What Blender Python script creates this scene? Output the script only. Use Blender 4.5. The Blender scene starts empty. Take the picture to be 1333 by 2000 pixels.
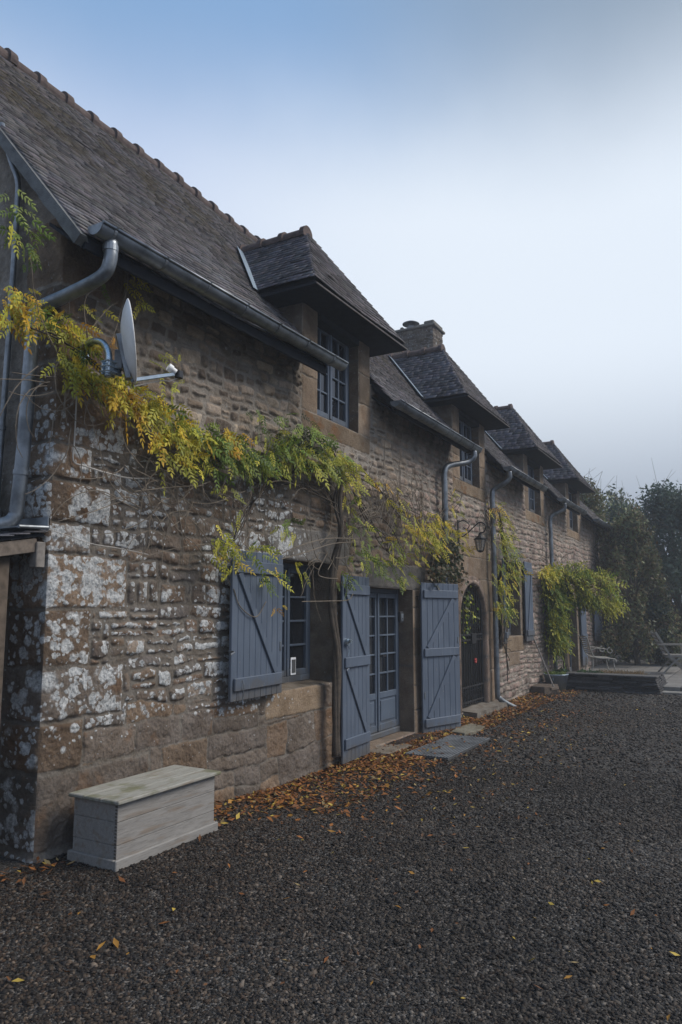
import bpy, math, random
import numpy as np
from mathutils import Vector, Matrix

# ------------------------------------------------------------------ camera, sky, sun, exposure
S = bpy.context.scene
COL = S.collection
EYE = np.array([0.0, -3.9, 1.6])
YAW, PIT, FPX = math.radians(29.86), math.radians(7.32), 1440.0
FW = np.array([math.cos(YAW)*math.cos(PIT), math.sin(YAW)*math.cos(PIT), math.sin(PIT)])
RT = np.array([math.sin(YAW), -math.cos(YAW), 0.0])
UP = np.cross(RT, FW)
cd = bpy.data.cameras.new('camera'); cam = bpy.data.objects.new('camera', cd); COL.objects.link(cam)
cd.sensor_fit = 'VERTICAL'; cd.sensor_height = 24; cd.lens = 24*FPX/2000; cd.clip_end = 2000; cd.clip_start = .05
M = Matrix((tuple(RT), tuple(UP), tuple(-FW))).transposed().to_4x4(); M.translation = Vector(EYE)
cam.matrix_world = M
S.camera = cam
S.view_settings.view_transform = 'Standard'; S.view_settings.look = 'None'
S.view_settings.exposure = 0.0; S.view_settings.gamma = 1

def N(t, typ, loc=None, **kw):
    n = t.nodes.new(typ)
    for k, v in kw.items():
        if k in ('inp',):
            for kk, vv in v.items(): n.inputs[kk].default_value = vv
        else: setattr(n, k, v)
    return n

SUN_AZ, SUN_EL = math.radians(-62), math.radians(46)     # veiled sun, high to the right of the facade
w = bpy.data.worlds.new('World'); S.world = w; w.use_nodes = True
t = w.node_tree; t.nodes.clear()
out = N(t, 'ShaderNodeOutputWorld'); bg = N(t, 'ShaderNodeBackground'); bg.inputs[1].default_value = .1
sky = N(t, 'ShaderNodeTexSky', sky_type='NISHITA', sun_disc=False)
sky.sun_elevation = SUN_EL; sky.sun_rotation = math.pi/2 - SUN_AZ
tc = N(t, 'ShaderNodeTexCoord')
def vdot(vec):
    d = N(t, 'ShaderNodeVectorMath', operation='DOT_PRODUCT'); t.links.new(tc.outputs['Generated'], d.inputs[0]); d.inputs[1].default_value = vec
    return d.outputs['Value']
def ramp(sock, lo, hi, a=0., b=1., smooth=True):
    m = N(t, 'ShaderNodeMapRange'); m.interpolation_type = 'SMOOTHSTEP' if smooth else 'LINEAR'
    t.links.new(sock, m.inputs[0]); m.inputs[1].default_value = lo; m.inputs[2].default_value = hi; m.inputs[3].default_value = a; m.inputs[4].default_value = b
    return m.outputs[0]
def mixc(f, a, b):
    m = N(t, 'ShaderNodeMix', data_type='RGBA'); 
    if hasattr(f, 'links'): t.links.new(f, m.inputs[0])
    else: m.inputs[0].default_value = f
    for s, v in ((m.inputs[6], a), (m.inputs[7], b)):
        if hasattr(v, 'links'): t.links.new(v, s)
        else: s.default_value = (*v, 1)
    return m.outputs[2]
def dirv(az, el): az, el = math.radians(az), math.radians(el); return (math.cos(az)*math.cos(el), math.sin(az)*math.cos(el), math.sin(el))
# veil of thin cloud (soft noise in the sky's own directions) over the clear blue
nz = N(t, 'ShaderNodeTexNoise', inp={'Scale': 2.4, 'Detail': 5.0, 'Roughness': .5}); t.links.new(tc.outputs['Generated'], nz.inputs['Vector'])
zz = vdot((0, 0, 1))
blue = mixc(.08, (2.6, 4.35, 7.1), sky.outputs[0])
grey = (2.9, 3.7, 4.7)
upper = mixc(ramp(vdot(dirv(-16, 44)), .78, 1.0), blue, grey)
adj = N(t, 'ShaderNodeMath', operation='MULTIPLY_ADD'); t.links.new(nz.outputs[0], adj.inputs[0]); adj.inputs[1].default_value = .10; t.links.new(zz, adj.inputs[2])
pale = mixc(ramp(vdot(dirv(13, 23)), .84, 1.0), (6.1, 7.1, 9.1), (8.1, 8.9, 9.9))
glow = mixc(ramp(adj.outputs[0], .52, .72, 1, 0), upper, pale)
low = mixc(ramp(zz, .04, .34, 1, 0), glow, (3.0, 3.5, 4.3))
t.links.new(low, bg.inputs[0]); t.links.new(bg.outputs[0], out.inputs[0])
sl = bpy.data.lights.new('sun', 'SUN'); sl.energy = 3.3; sl.angle = math.radians(30); sl.color = (1, .92, .82)
so = bpy.data.objects.new('sun', sl); COL.objects.link(so)
so.rotation_euler = Vector((math.cos(SUN_AZ)*math.cos(SUN_EL), math.sin(SUN_AZ)*math.cos(SUN_EL), math.sin(SUN_EL))).to_track_quat('Z', 'Y').to_euler()
S.cycles.volume_bounces = 2; S.cycles.max_bounces = 6; S.cycles.diffuse_bounces = 3; S.cycles.transparent_max_bounces = 12
S.cycles.use_denoising = True

# ------------------------------------------------------------------ helpers
rnd = random.Random(7); R = np.random.default_rng(11)
def Wp(px, py, y=0.0):
    """photo direction -> point on the plane Y=y (the wall's own plane or one parallel to it)"""
    r = FW + RT*(px-666.5)/FPX + UP*(1000-py)/FPX
    P = EYE + r*(y-EYE[1])/r[1]; return P
def vn(x, y, s=0):
    x = np.asarray(x, float); y = np.asarray(y, float)
    xi = np.floor(x); yi = np.floor(y); fx = x-xi; fy = y-yi
    fx = fx*fx*(3-2*fx); fy = fy*fy*(3-2*fy)
    h = lambda a, b: (np.sin(a*127.1+b*311.7+s*74.7)*43758.5453) % 1.0
    return ((h(xi, yi)*(1-fx)+h(xi+1, yi)*fx)*(1-fy)+(h(xi, yi+1)*(1-fx)+h(xi+1, yi+1)*fx)*fy)*2-1
def fbm(x, y, s=0, o=3):
    r = 0; a = 1
    for i in range(o): r = r+a*vn(x*2**i, y*2**i, s+i); a *= .5
    return r
def h1(i, s=0): return (np.sin(np.asarray(i, float)*12.9898+s*78.233+1.3)*43758.5453) % 1.0
def sst(a, b, x): q = np.clip((x-a)/(b-a), 0, 1); return q*q*(3-2*q)
def warp(v):
    """the old house settles a little towards its far end"""
    v = np.array(v, float); v[:, 2] *= (1-.0042*np.maximum(0, v[:, 0]-6.5)); return v
def gz(x, y):
    return .085*(1-sst(4.0, 5.6, np.asarray(x, float))) + .012*vn(np.asarray(x)*.5, np.asarray(y)*.5, 3)

class MB:
    def __init__(s): s.v = []; s.f = []; s.c = []; s.n = 0
    def add(s, v, f, col=None):
        v = np.asarray(v, float); s.v.append(v)
        s.f += [tuple(int(i)+s.n for i in q) for q in f]; s.n += len(v)
        s.c.append(np.tile(np.asarray(col if col is not None else (1, 1, 1), float), (len(v), 1)) if col is None or np.ndim(col) == 1 else np.asarray(col, float))
        return s
    def box(s, lo, hi, ch=.004, mat=None, col=None):
        lo = np.array(lo, float); hi = np.array(hi, float); c = (lo+hi)/2; e = (hi-lo)/2; ch = min(ch, e.min()*.45)
        vs = []; idx = {}
        for sx in (-1, 1):
            for sy in (-1, 1):
                for sz in (-1, 1):
                    sg = np.array((sx, sy, sz))
                    for a in range(3):
                        q = e-ch; q = q.copy(); q[a] = e[a]; idx[(sx, sy, sz, a)] = len(vs); vs.append(c+sg*q)
        F = []
        for a in range(3):
            b, d = (a+1) % 3, (a+2) % 3
            for sa in (-1, 1):
                q = []
                for sb, sd in ((-1, -1), (1, -1), (1, 1), (-1, 1)):
                    k = [0, 0, 0]; k[a] = sa; k[b] = sb; k[d] = sd; q.append(idx[(*k, a)])
                F.append(q if sa > 0 else q[::-1])
            for sb in (-1, 1):
                for sd in (-1, 1):      # edge chamfers along axis a
                    k0 = [0, 0, 0]; k0[b] = sb; k0[d] = sd; k1 = k0[:]; k0[a] = -1; k1[a] = 1
                    q = [idx[(*k0, b)], idx[(*k1, b)], idx[(*k1, d)], idx[(*k0, d)]]
                    F.append(q if sb*sd < 0 else q[::-1])
        for sx in (-1, 1):
            for sy in (-1, 1):
                for sz in (-1, 1):
                    q = [idx[(sx, sy, sz, 0)], idx[(sx, sy, sz, 1)], idx[(sx, sy, sz, 2)]]
                    F.append(q if sx*sy*sz > 0 else q[::-1])
        vs = np.array(vs)
        if mat is not None: vs = np.array([mat @ Vector(p) for p in vs])
        return s.add(vs, F, col)
    def bar(s, a, b, wx, wz, ch=.003, up=(0, 0, 1), col=None):
        a = Vector(a); b = Vector(b); d = b-a; L = d.length; d.normalize(); up = Vector(up)
        x = d.cross(up)
        if x.length < 1e-4: x = d.cross(Vector((1, 0, 0)))
        x.normalize(); u = x.cross(d)
        m = Matrix((x, d, u)).transposed().to_4x4(); m.translation = a
        return s.box((-wx/2, 0, -wz/2), (wx/2, L, wz/2), ch, m, col)
    def tube(s, pts, r, n=8, cap=True, col=None):
        P = np.array(pts, float); m = len(P); rr = np.broadcast_to(np.asarray(r, float), (m,))
        T = np.gradient(P, axis=0); T /= np.linalg.norm(T, axis=1)[:, None]+1e-9
        u = np.cross(T[0], (0, 0, 1.)); 
        if np.linalg.norm(u) < .05: u = np.cross(T[0], (1., 0, 0))
        u /= np.linalg.norm(u); vs = []
        for i in range(m):
            u = u-T[i]*np.dot(u, T[i]); u /= np.linalg.norm(u)+1e-9; w_ = np.cross(T[i], u)
            for k in range(n):
                a = 2*math.pi*k/n; vs.append(P[i]+rr[i]*(math.cos(a)*u+math.sin(a)*w_))
        F = [(i*n+k, i*n+(k+1) % n, (i+1)*n+(k+1) % n, (i+1)*n+k) for i in range(m-1) for k in range(n)]
        if cap: F += [tuple(range(n))[::-1], tuple(range((m-1)*n, m*n))]
        return s.add(vs, F, col)
    def lathe(s, c, prof, n=24, mat=None, col=None):
        vs = []; m = len(prof)
        for r, z in prof:
            for k in range(n): a = 2*math.pi*k/n; vs.append((r*math.cos(a), r*math.sin(a), z))
        F = [(i*n+k, i*n+(k+1) % n, (i+1)*n+(k+1) % n, (i+1)*n+k) for i in range(m-1) for k in range(n)]
        vs = [Vector(c)+((mat @ Vector(p)) if mat is not None else Vector(p)) for p in vs]
        return s.add(np.array([tuple(p) for p in vs]), F, col)
    def prism(s, poly, d, col=None):
        """closed 3-D polygon extruded by vector d"""
        P = np.array(poly, float); n = len(P); v = np.vstack([P, P+np.array(d)])
        F = [tuple(range(n)), tuple(range(n, 2*n))[::-1]]+[(i, i+n, (i+1) % n+n, (i+1) % n) for i in range(n)]
        return s.add(v, F, col)
    def build(s, name, mat, parent=None, wp=False, smooth=False, loc=None, attrs=None):
        v = np.vstack(s.v); c = np.vstack(s.c)
        if wp: v = warp(v)
        return mk(name, v, s.f, mat, parent, c, smooth, loc, attrs)

def wloc(o):
    p = Vector((0, 0, 0))
    while o is not None: p = p+o.location; o = o.parent
    return p
def mk(name, v, f, mat, parent=None, col=None, smooth=False, loc=None, attrs=None):
    v = np.asarray(v, float); me = bpy.data.meshes.new(name)
    base = wloc(parent) if parent is not None else Vector((0, 0, 0))
    if loc is None and parent is None:
        loc = ((v[:, 0].min()+v[:, 0].max())/2, (v[:, 1].min()+v[:, 1].max())/2, v[:, 2].min())
    off = Vector(loc) if loc is not None else base
    vv = v-np.array(off)
    if isinstance(f, np.ndarray):
        k = f.shape[1]; me.vertices.add(len(vv)); me.vertices.foreach_set('co', vv.astype(np.float32).ravel())
        me.loops.add(f.size); me.loops.foreach_set('vertex_index', f.astype(np.int32).ravel())
        me.polygons.add(len(f)); me.polygons.foreach_set('loop_start', np.arange(0, f.size, k, dtype=np.int32))
        me.update(calc_edges=True)
    else: me.from_pydata([tuple(p) for p in vv], [], f); me.update()
    if col is not None:
        a = me.attributes.new('Col', 'FLOAT_COLOR', 'POINT'); cc = np.ones((len(vv), 4), np.float32); cc[:, :3] = col; a.data.foreach_set('color', cc.ravel())
    for k, q in (attrs or {}).items():
        a = me.attributes.new(k, 'FLOAT', 'POINT'); a.data.foreach_set('value', np.asarray(q, np.float32))
    if smooth: me.polygons.foreach_set('use_smooth', [True]*len(me.polygons))
    me.materials.append(mat); me.validate()
    o = bpy.data.objects.new(name, me); COL.objects.link(o)
    if parent is not None: o.parent = parent; o.location = off-base
    else: o.location = off
    return o
def tag(o, label=None, cat=None, group=None, kind=None):
    if label: o['label'] = label
    if cat: o['category'] = cat
    if group: o['group'] = group
    if kind: o['kind'] = kind
    return o
def thing(name, label, cat, loc=(0, 0, 0), group=None, parent=None):
    o = bpy.data.objects.new(name, None); COL.objects.link(o); o.location = loc; o.empty_display_size = .1
    if parent is not None: o.parent = parent; o.location = Vector(loc)-wloc(parent)
    else: tag(o, label, cat, group)
    return o
def copy_tree(o, parent=None):
    c = o.copy(); COL.objects.link(c); c.parent = parent
    for ch in list(o.children): copy_tree(ch, c)
    return c
def bez(pts, n=8):
    """smooth curve through points (Catmull-Rom)"""
    P = np.array(pts, float); P = np.vstack([2*P[0]-P[1], P, 2*P[-1]-P[-2]]); o = []
    for i in range(1, len(P)-2):
        for k in range(n):
            q = k/n; a, b, c, d = P[i-1], P[i], P[i+1], P[i+2]
            o.append(.5*((2*b)+(-a+c)*q+(2*a-5*b+4*c-d)*q*q+(-a+3*b-3*c+d)*q**3))
    o.append(P[-2]); return np.array(o)

# ------------------------------------------------------------------ materials
class MT:
    def __init__(s, name):
        s.m = bpy.data.materials.new(name); s.m.use_nodes = True; s.t = s.m.node_tree
        s.b = s.t.nodes['Principled BSDF']; s.tc = s.n('ShaderNodeTexCoord')
    def n(s, typ, **kw): return N(s.t, typ, **kw)
    def l(s, a, b): s.t.links.new(a, b)
    def noise(s, scale, detail=4, rough=.55, vec=None, dist=0):
        q = s.n('ShaderNodeTexNoise', inp={'Scale': scale, 'Detail': detail, 'Roughness': rough, 'Distortion': dist}); s.l(vec or s.tc.outputs['Object'], q.inputs['Vector']); return q.outputs[0]
    def attr(s, name, vec=True): q = s.n('ShaderNodeAttribute', attribute_name=name); return q.outputs['Color'] if vec else q.outputs['Fac']
    def ramp(s, sock, lo, hi, a=0., b=1.):
        m = s.n('ShaderNodeMapRange'); m.interpolation_type = 'SMOOTHSTEP'; s.l(sock, m.inputs[0])
        for i, q in enumerate((lo, hi, a, b)): m.inputs[i+1].default_value = q
        return m.outputs[0]
    def mix(s, f, a, b, blend='MIX'):
        m = s.n('ShaderNodeMix', data_type='RGBA', blend_type=blend)
        for sk, q in ((m.inputs[0], f), (m.inputs[6], a), (m.inputs[7], b)):
            if hasattr(q, 'links'): s.l(q, sk)
            elif isinstance(q, (int, float)): sk.default_value = q
            else: sk.default_value = (*q, 1)
        return m.outputs[2]
    def math(s, op, a, b=0., c=0.):
        m = s.n('ShaderNodeMath', operation=op)
        for i, q in enumerate((a, b, c)):
            if hasattr(q, 'links'): s.l(q, m.inputs[i])
            else: m.inputs[i].default_value = q
        return m.outputs[0]
    def bump(s, h, strength=.5, dist=.01, prev=None):
        q = s.n('ShaderNodeBump', inp={'Strength': strength, 'Distance': dist}); s.l(h, q.inputs['Height'])
        if prev is not None: s.l(prev, q.inputs['Normal'])
        return q.outputs[0]
    def fin(s, col=None, rough=.8, nrm=None, metal=0., spec=.4):
        if col is not None:
            if hasattr(col, 'links'): s.l(col, s.b.inputs['Base Color'])
            else: s.b.inputs['Base Color'].default_value = (*col, 1)
        if hasattr(rough, 'links'): s.l(rough, s.b.inputs['Roughness'])
        else: s.b.inputs['Roughness'].default_value = rough
        if nrm is not None: s.l(nrm, s.b.inputs['Normal'])
        s.b.inputs['Metallic'].default_value = metal; s.b.inputs['Specular IOR Level'].default_value = spec
        return s.m

def stone_material():
    m = MT('old_granite_masonry'); base = m.attr('Col'); n1 = m.noise(7, 5, .6); n2 = m.noise(60, 4, .7); n3 = m.noise(260, 2, .6)
    c = m.mix(m.ramp(n1, .35, .7, 0, .75), base, m.mix(1.0, base, (.58, .52, .46), 'MULTIPLY'))
    c = m.mix(m.ramp(n2, .42, .68, 0, .55), c, m.mix(1.0, c, (1.45, 1.38, 1.28), 'MULTIPLY'))
    c = m.mix(m.ramp(n3, .5, .72, 0, .6), c, m.mix(1.0, c, (.45, .43, .42), 'MULTIPLY'))
    # rusty iron staining on some stones
    c = m.mix(m.math('MULTIPLY', m.ramp(m.noise(4.2, 3, .6), .52, .66), m.attr('rust', False)), c, (.155, .082, .038))
    # white crustose lichen: rosettes of two sizes plus fine specks, only where the stone carries it
    lich = m.attr('lich', False)
    dn = m.n('ShaderNodeTexNoise', inp={'Scale': 26., 'Detail': 3., 'Roughness': .6}); m.l(m.tc.outputs['Object'], dn.inputs['Vector'])
    vadd = m.n('ShaderNodeVectorMath', operation='MULTIPLY_ADD'); m.l(dn.outputs['Color'], vadd.inputs[0]); vadd.inputs[1].default_value = (.035,)*3; m.l(m.tc.outputs['Object'], vadd.inputs[2])
    masks = []
    for sc, k, pw in ((6.0, .80, 2.2), (12.5, .92, 1.3), (27, .95, 1.4)):
        v = m.n('ShaderNodeTexVoronoi', inp={'Scale': sc}); m.l(vadd.outputs[0], v.inputs['Vector'])
        sp = m.n('ShaderNodeSeparateColor'); m.l(v.outputs['Color'], sp.inputs[0])
        thr = m.math('MULTIPLY', m.math('MULTIPLY', m.math('POWER', sp.outputs[0], pw), k), lich)
        masks.append(m.math('MULTIPLY', m.math('SUBTRACT', thr, v.outputs['Distance']), 6.))
    big = m.math('MAXIMUM', m.math('MAXIMUM', masks[0], masks[1]), masks[2])
    cover = m.math('MULTIPLY', m.math('SUBTRACT', m.math('MULTIPLY', lich, .42), m.noise(7.5, 6, .78)), 6.)
    lm = m.n('ShaderNodeClamp'); m.l(m.math('MAXIMUM', big, cover), lm.inputs[0])
    lcol = m.mix(m.ramp(m.noise(45, 4, .7), .35, .62), (.24, .255, .26), (.54, .55, .55))
    hole = m.ramp(m.noise(75, 3, .6), .30, .42, .25, 1)
    lmf = m.math('MULTIPLY', lm.outputs[0], hole)
    c = m.mix(lmf, c, lcol)
    # green-black growth, also used to darken eaves band, gable and reveals
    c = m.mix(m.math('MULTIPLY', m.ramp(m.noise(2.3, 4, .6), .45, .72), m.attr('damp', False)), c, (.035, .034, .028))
    nb = m.bump(n1, .5, .02); nb = m.bump(n2, 1., .010, nb); nb = m.bump(n3, .8, .004, nb); nb = m.bump(lmf, .35, .004, nb)
    return m.fin(c, .93, nb, spec=.25)
STONE = stone_material()

def slate_material():
    m = MT('weathered_slate'); base = m.attr('Col'); n1 = m.noise(3, 5, .6); n2 = m.noise(40, 4, .65)
    c = m.mix(m.ramp(n2, .4, .7, 0, .6), base, m.mix(1., base, (1.9, 1.8, 1.65), 'MULTIPLY'))
    moss = m.math('MULTIPLY', m.ramp(m.noise(2.2, 6, .7), .44, .62), m.attr('moss', False))
    c = m.mix(m.math('MULTIPLY', moss, m.ramp(n2, .25, .55)), c, (.095, .078, .045))
    c = m.mix(m.ramp(m.noise(90, 2), .63, .72, 0, .6), c, (.26, .26, .25))
    return m.fin(c, m.ramp(n1, .3, .7, .55, .85), m.bump(n2, .5, .006), spec=.35)
SLATE = slate_material()

def plain(name, col, rough=.6, var=.25, sc=14, bump=.2, metal=0., spec=.4, dist=.004, usecol=False):
    m = MT(name); n1 = m.noise(sc, 5, .6); n2 = m.noise(sc*9, 3, .6)
    base = m.attr('Col') if usecol else col
    c = m.mix(m.ramp(n1, .3, .72, 0, 1), base, m.mix(1., base, (1-var,)*3, 'MULTIPLY'))
    return m.fin(c, m.ramp(n2, .3, .7, rough-.08, min(1, rough+.1)), m.bump(n2, bump, dist) if bump else None, metal, spec)
def paint_material(name, col, peel=.0):
    m = MT(name)
    mp = m.n('ShaderNodeMapping'); mp.inputs['Scale'].default_value = (30, 30, 1.6); m.l(m.tc.outputs['Object'], mp.inputs[0])
    g = m.noise(3, 4, .6, mp.outputs[0]); d = m.noise(2.2, 4, .6); f = m.noise(70, 3, .6)
    c = m.mix(m.ramp(g, .35, .7, 0, .5), col, tuple(q*.72 for q in col))
    c = m.mix(m.ramp(d, .45, .75, 0, .45), c, tuple(q*1.35 for q in col))
    c = m.mix(m.ramp(f, .66, .74, 0, .55), c, (.06, .07, .08))
    sx = m.n('ShaderNodeSeparateXYZ'); m.l(m.tc.outputs['Object'], sx.inputs[0])
    zn = m.math('ADD', sx.outputs[2], m.math('MULTIPLY', m.math('SUBTRACT', m.noise(9, 4, .65), .5), .5))
    c = m.mix(m.ramp(zn, .0, .22, .65, 0), c, (.085, .075, .06))
    mp2 = m.n('ShaderNodeMapping'); mp2.inputs['Scale'].default_value = (22, 22, 1.1); m.l(m.tc.outputs['Object'], mp2.inputs[0])
    c = m.mix(m.ramp(m.noise(2.4, 3, .6, mp2.outputs[0]), .60, .72, 0, .45), c, (.21, .23, .25))
    c = m.mix(m.ramp(m.noise(34, 2, .6), .70, .73, 0, .8), c, (.20, .19, .17))
    return m.fin(c, m.ramp(d, .3, .7, .42, .62), m.bump(g, .3, .002), spec=.4)
BLUE = paint_material('blue_grey_paint', (.082, .106, .146))
FRAME = paint_material('blue_grey_frame_paint', (.080, .106, .146))
ZINC = plain('weathered_zinc', (.25, .275, .30), .42, .55, 6, .15, metal=.75, spec=.5)
ZPALE = plain('pale_zinc', (.34, .42, .50), .42, .25, 12, .1, metal=.6, spec=.5)
CHROME = plain('galvanised_steel', (.50, .60, .68), .28, .35, 30, .1, metal=.9)
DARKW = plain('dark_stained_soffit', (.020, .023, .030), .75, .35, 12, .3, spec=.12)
TIMBER = plain('old_timber', (.13, .10, .075), .85, .5, 22, .6)
IRON = plain('black_iron', (.028, .028, .030), .5, .3, 30, .3, metal=.3)
WHITE = plain('white_painted_metal', (.78, .78, .77), .45, .12, 10, .1)
BLACKP = plain('black_plastic', (.02, .02, .022), .4, .2, 20, .1)
CABLE = plain('pale_cable', (.42, .40, .37), .6, .2, 10, .0)
GREYW = plain('weathered_grey_wood', (.23, .21, .19), .85, .4, 25, .6)
TILE = plain('clay_ridge_tile', (.115, .082, .074), .85, .55, 12, .6, dist=.01)
BARK = plain('vine_bark', (.085, .068, .052), .95, .5, 18, .8, dist=.01)
TWIG = plain('pale_twig', (.20, .165, .125), .9, .4, 20, .3)
MORTAR = plain('verge_mortar', (.16, .165, .165), .9, .4, 12, .8, dist=.01)
def glass_material():
    m = MT('window_glass'); n = m.noise(1.7, 2)
    return m.fin((.012, .014, .018), .06, m.bump(n, .25, .01), spec=.6)
GLASS = glass_material()
def leaf_material(name, trans=.35, rough=.55):
    m = MT(name); c = m.attr('Col'); n = m.noise(25, 2)
    c = m.mix(m.ramp(n, .3, .7, 0, .4), c, m.mix(1., c, (.6, .6, .5), 'MULTIPLY'))
    m.fin(c, rough, spec=.3)
    tr = m.n('ShaderNodeBsdfTranslucent'); m.l(c, tr.inputs[0]); mx = m.n('ShaderNodeMixShader'); mx.inputs[0].default_value = trans
    m.l(m.b.outputs[0], mx.inputs[1]); m.l(tr.outputs[0], mx.inputs[2])
    m.l(mx.outputs[0], m.t.nodes['Material Output'].inputs[0]); return m.m
LEAF = leaf_material('vine_leaf'); DRY = leaf_material('dry_leaf', .1, .7)

# ------------------------------------------------------------------ ground
def gravel_material():
    m = MT('gravel_ground')
    v = m.n('ShaderNodeTexVoronoi', inp={'Scale': 90.}); m.l(m.tc.outputs['Object'], v.inputs['Vector'])
    v2 = m.n('ShaderNodeTexVoronoi', inp={'Scale': 25.}); m.l(m.tc.outputs['Object'], v2.inputs['Vector'])
    sp = m.n('ShaderNodeSeparateColor'); m.l(v.outputs['Color'], sp.inputs[0])
    c = m.mix(m.ramp(sp.outputs[0], .1, .9), (.010, .009, .008), (.070, .066, .061))
    c = m.mix(m.ramp(sp.outputs[1], .80, .95, 0, .6), c, (.24, .22, .20))
    c = m.mix(m.ramp(m.noise(.8, 5, .6), .4, .65, 0, .6), c, m.mix(1., c, (.62, .52, .44), 'MULTIPLY'))
    h = m.math('SUBTRACT', 1., v.outputs['Distance'])
    return m.fin(c, .85, m.bump(v2.outputs['Distance'], .5, .02, m.bump(h, .9, .015)), spec=.25)
GRAVEL = gravel_material()
xs = np.concatenate([-60+np.arange(0, 60, 4.), np.arange(0, 26, .2), np.arange(26, 90, 4.)])
ys = np.concatenate([np.arange(-60, -10, 4.), np.arange(-10, 6, .2), np.arange(6, 66, 4.)])
Xg, Yg = np.meshgrid(xs, ys, indexing='ij'); Zg = gz(Xg, Yg)
def gridfaces(a, b, keep=None):
    i, j = np.meshgrid(np.arange(a-1), np.arange(b-1), indexing='ij'); k = i*b+j
    f = np.stack([k, k+b, k+b+1, k+1], -1).reshape(-1, 4)
    return f if keep is None else f[keep.ravel()]
g = mk('gravel_yard', np.stack([Xg, Yg, Zg], -1).reshape(-1, 3), gridfaces(len(xs), len(ys)), GRAVEL, loc=(0, 0, 0), smooth=True); tag(g, kind='structure')

# loose gravel as real stones where the camera can resolve them
def gravel_stones():
    P = []
    def ring(r0, r1, per_m2, size):
        n = int(per_m2*(r1*r1-r0*r0)*math.radians(60)/2)
        rr = np.sqrt(R.uniform(r0*r0, r1*r1, n)); a = YAW+R.uniform(-math.radians(31), math.radians(29), n)
        x = rr*np.cos(a); y = EYE[1]+rr*np.sin(a); k = y < -.02; s = size*R.uniform(.55, 1.5, n)*R.uniform(.7, 1.2, n)
        P.append(np.stack([x[k], y[k], s[k]], -1))
    ring(1.5, 3.2, 6500, .0076); ring(3.2, 5, 4000, .0088); ring(5, 8, 2200, .0100); ring(8, 13, 620, .014); ring(13, 21, 230, .019)
    P = np.vstack(P); n = len(P)
    base = np.array([[1, 0, 0], [-1, 0, 0], [0, 1, 0], [0, -1, 0], [0, 0, 1], [.7, .7, .5], [-.7, .7, .55], [-.7, -.7, .5], [.7, -.7, .55]], float)
    F = np.array([[0, 5, 8], [0, 2, 5], [2, 6, 5], [2, 1, 6], [1, 7, 6], [1, 3, 7], [3, 8, 7], [3, 0, 8], [4, 8, 5], [4, 5, 6], [4, 6, 7], [4, 7, 8]])
    V = base[None]*(1+R.uniform(-.32, .32, (n, 9, 1)))*P[:, None, 2:3]*np.stack([R.uniform(.7, 1.35, n), R.uniform(.7, 1.1, n), R.uniform(.45, .95, n)], -1)[:, None]
    tx = R.normal(0, .35, (n, 1)); V[..., 2] += V[..., 0]*tx
    a = R.uniform(0, 6.28, (n, 1)); x = V[..., 0]*np.cos(a)-V[..., 1]*np.sin(a); y = V[..., 0]*np.sin(a)+V[..., 1]*np.cos(a)
    V = np.stack([x+P[:, None, 0], y+P[:, None, 1], V[..., 2]+gz(P[:, 0], P[:, 1])[:, None]-.001], -1)
    pal = np.array([(.022, .021, .021), (.045, .042, .04), (.085, .078, .07), (.13, .115, .10), (.075, .058, .047), (.24, .23, .215), (.04, .043, .05)])
    pt = fbm(P[:, 0]*.55, P[:, 1]*.9, 31, 3); wl = sst(-2.6, -.3, P[:, 1]+.5*pt); c = pal[R.choice(7, n, p=[.2, .22, .2, .13, .12, .05, .08])]*R.uniform(.65, 1.3, (n, 1))*(1+.38*pt)[:, None]*(1-wl[:, None]*np.array([.05, .22, .35]))
    FF = (F[None]+np.arange(n)[:, None, None]*9).reshape(-1, 3)
    o = mk('loose_gravel', V.reshape(-1, 3), FF, plain('gravel_stone', (1, 1, 1), .68, .3, 60, .3, usecol=True, spec=.22), col=np.repeat(c*np.array((.54, .49, .44))*(1+.22*fbm(P[:, 0]*1.9, P[:, 1]*1.9, 66, 2))[:, None], 9, 0), loc=(0, 0, 0))
    tag(o, 'dark grey loose gravel covering the yard', 'gravel', kind='stuff')
gravel_stones()

# ------------------------------------------------------------------ masonry
HX0, HX1 = 3.1, 21.0
TAN = 1.141; EY, EZ = -.33, 3.92; RY, RZ = 2.6, 7.26
DORM = [6.73, 10.83, 14.55, 17.95]; DW = [1.0, .97, .93, .9]
OPEN = [(5.66, .84, 6.69, 2.04), (7.37, .06, 8.62, 1.83), (12.35, 1.12, 13.32, 2.45), (17.0, .1, 17.9, 2.0)]
for c in DORM: OPEN.append((c-.43, 3.56, c+.46, 4.66))
ARC, AR0, AR1, ASP = 10.79, .55, .62, 1.42

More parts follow.
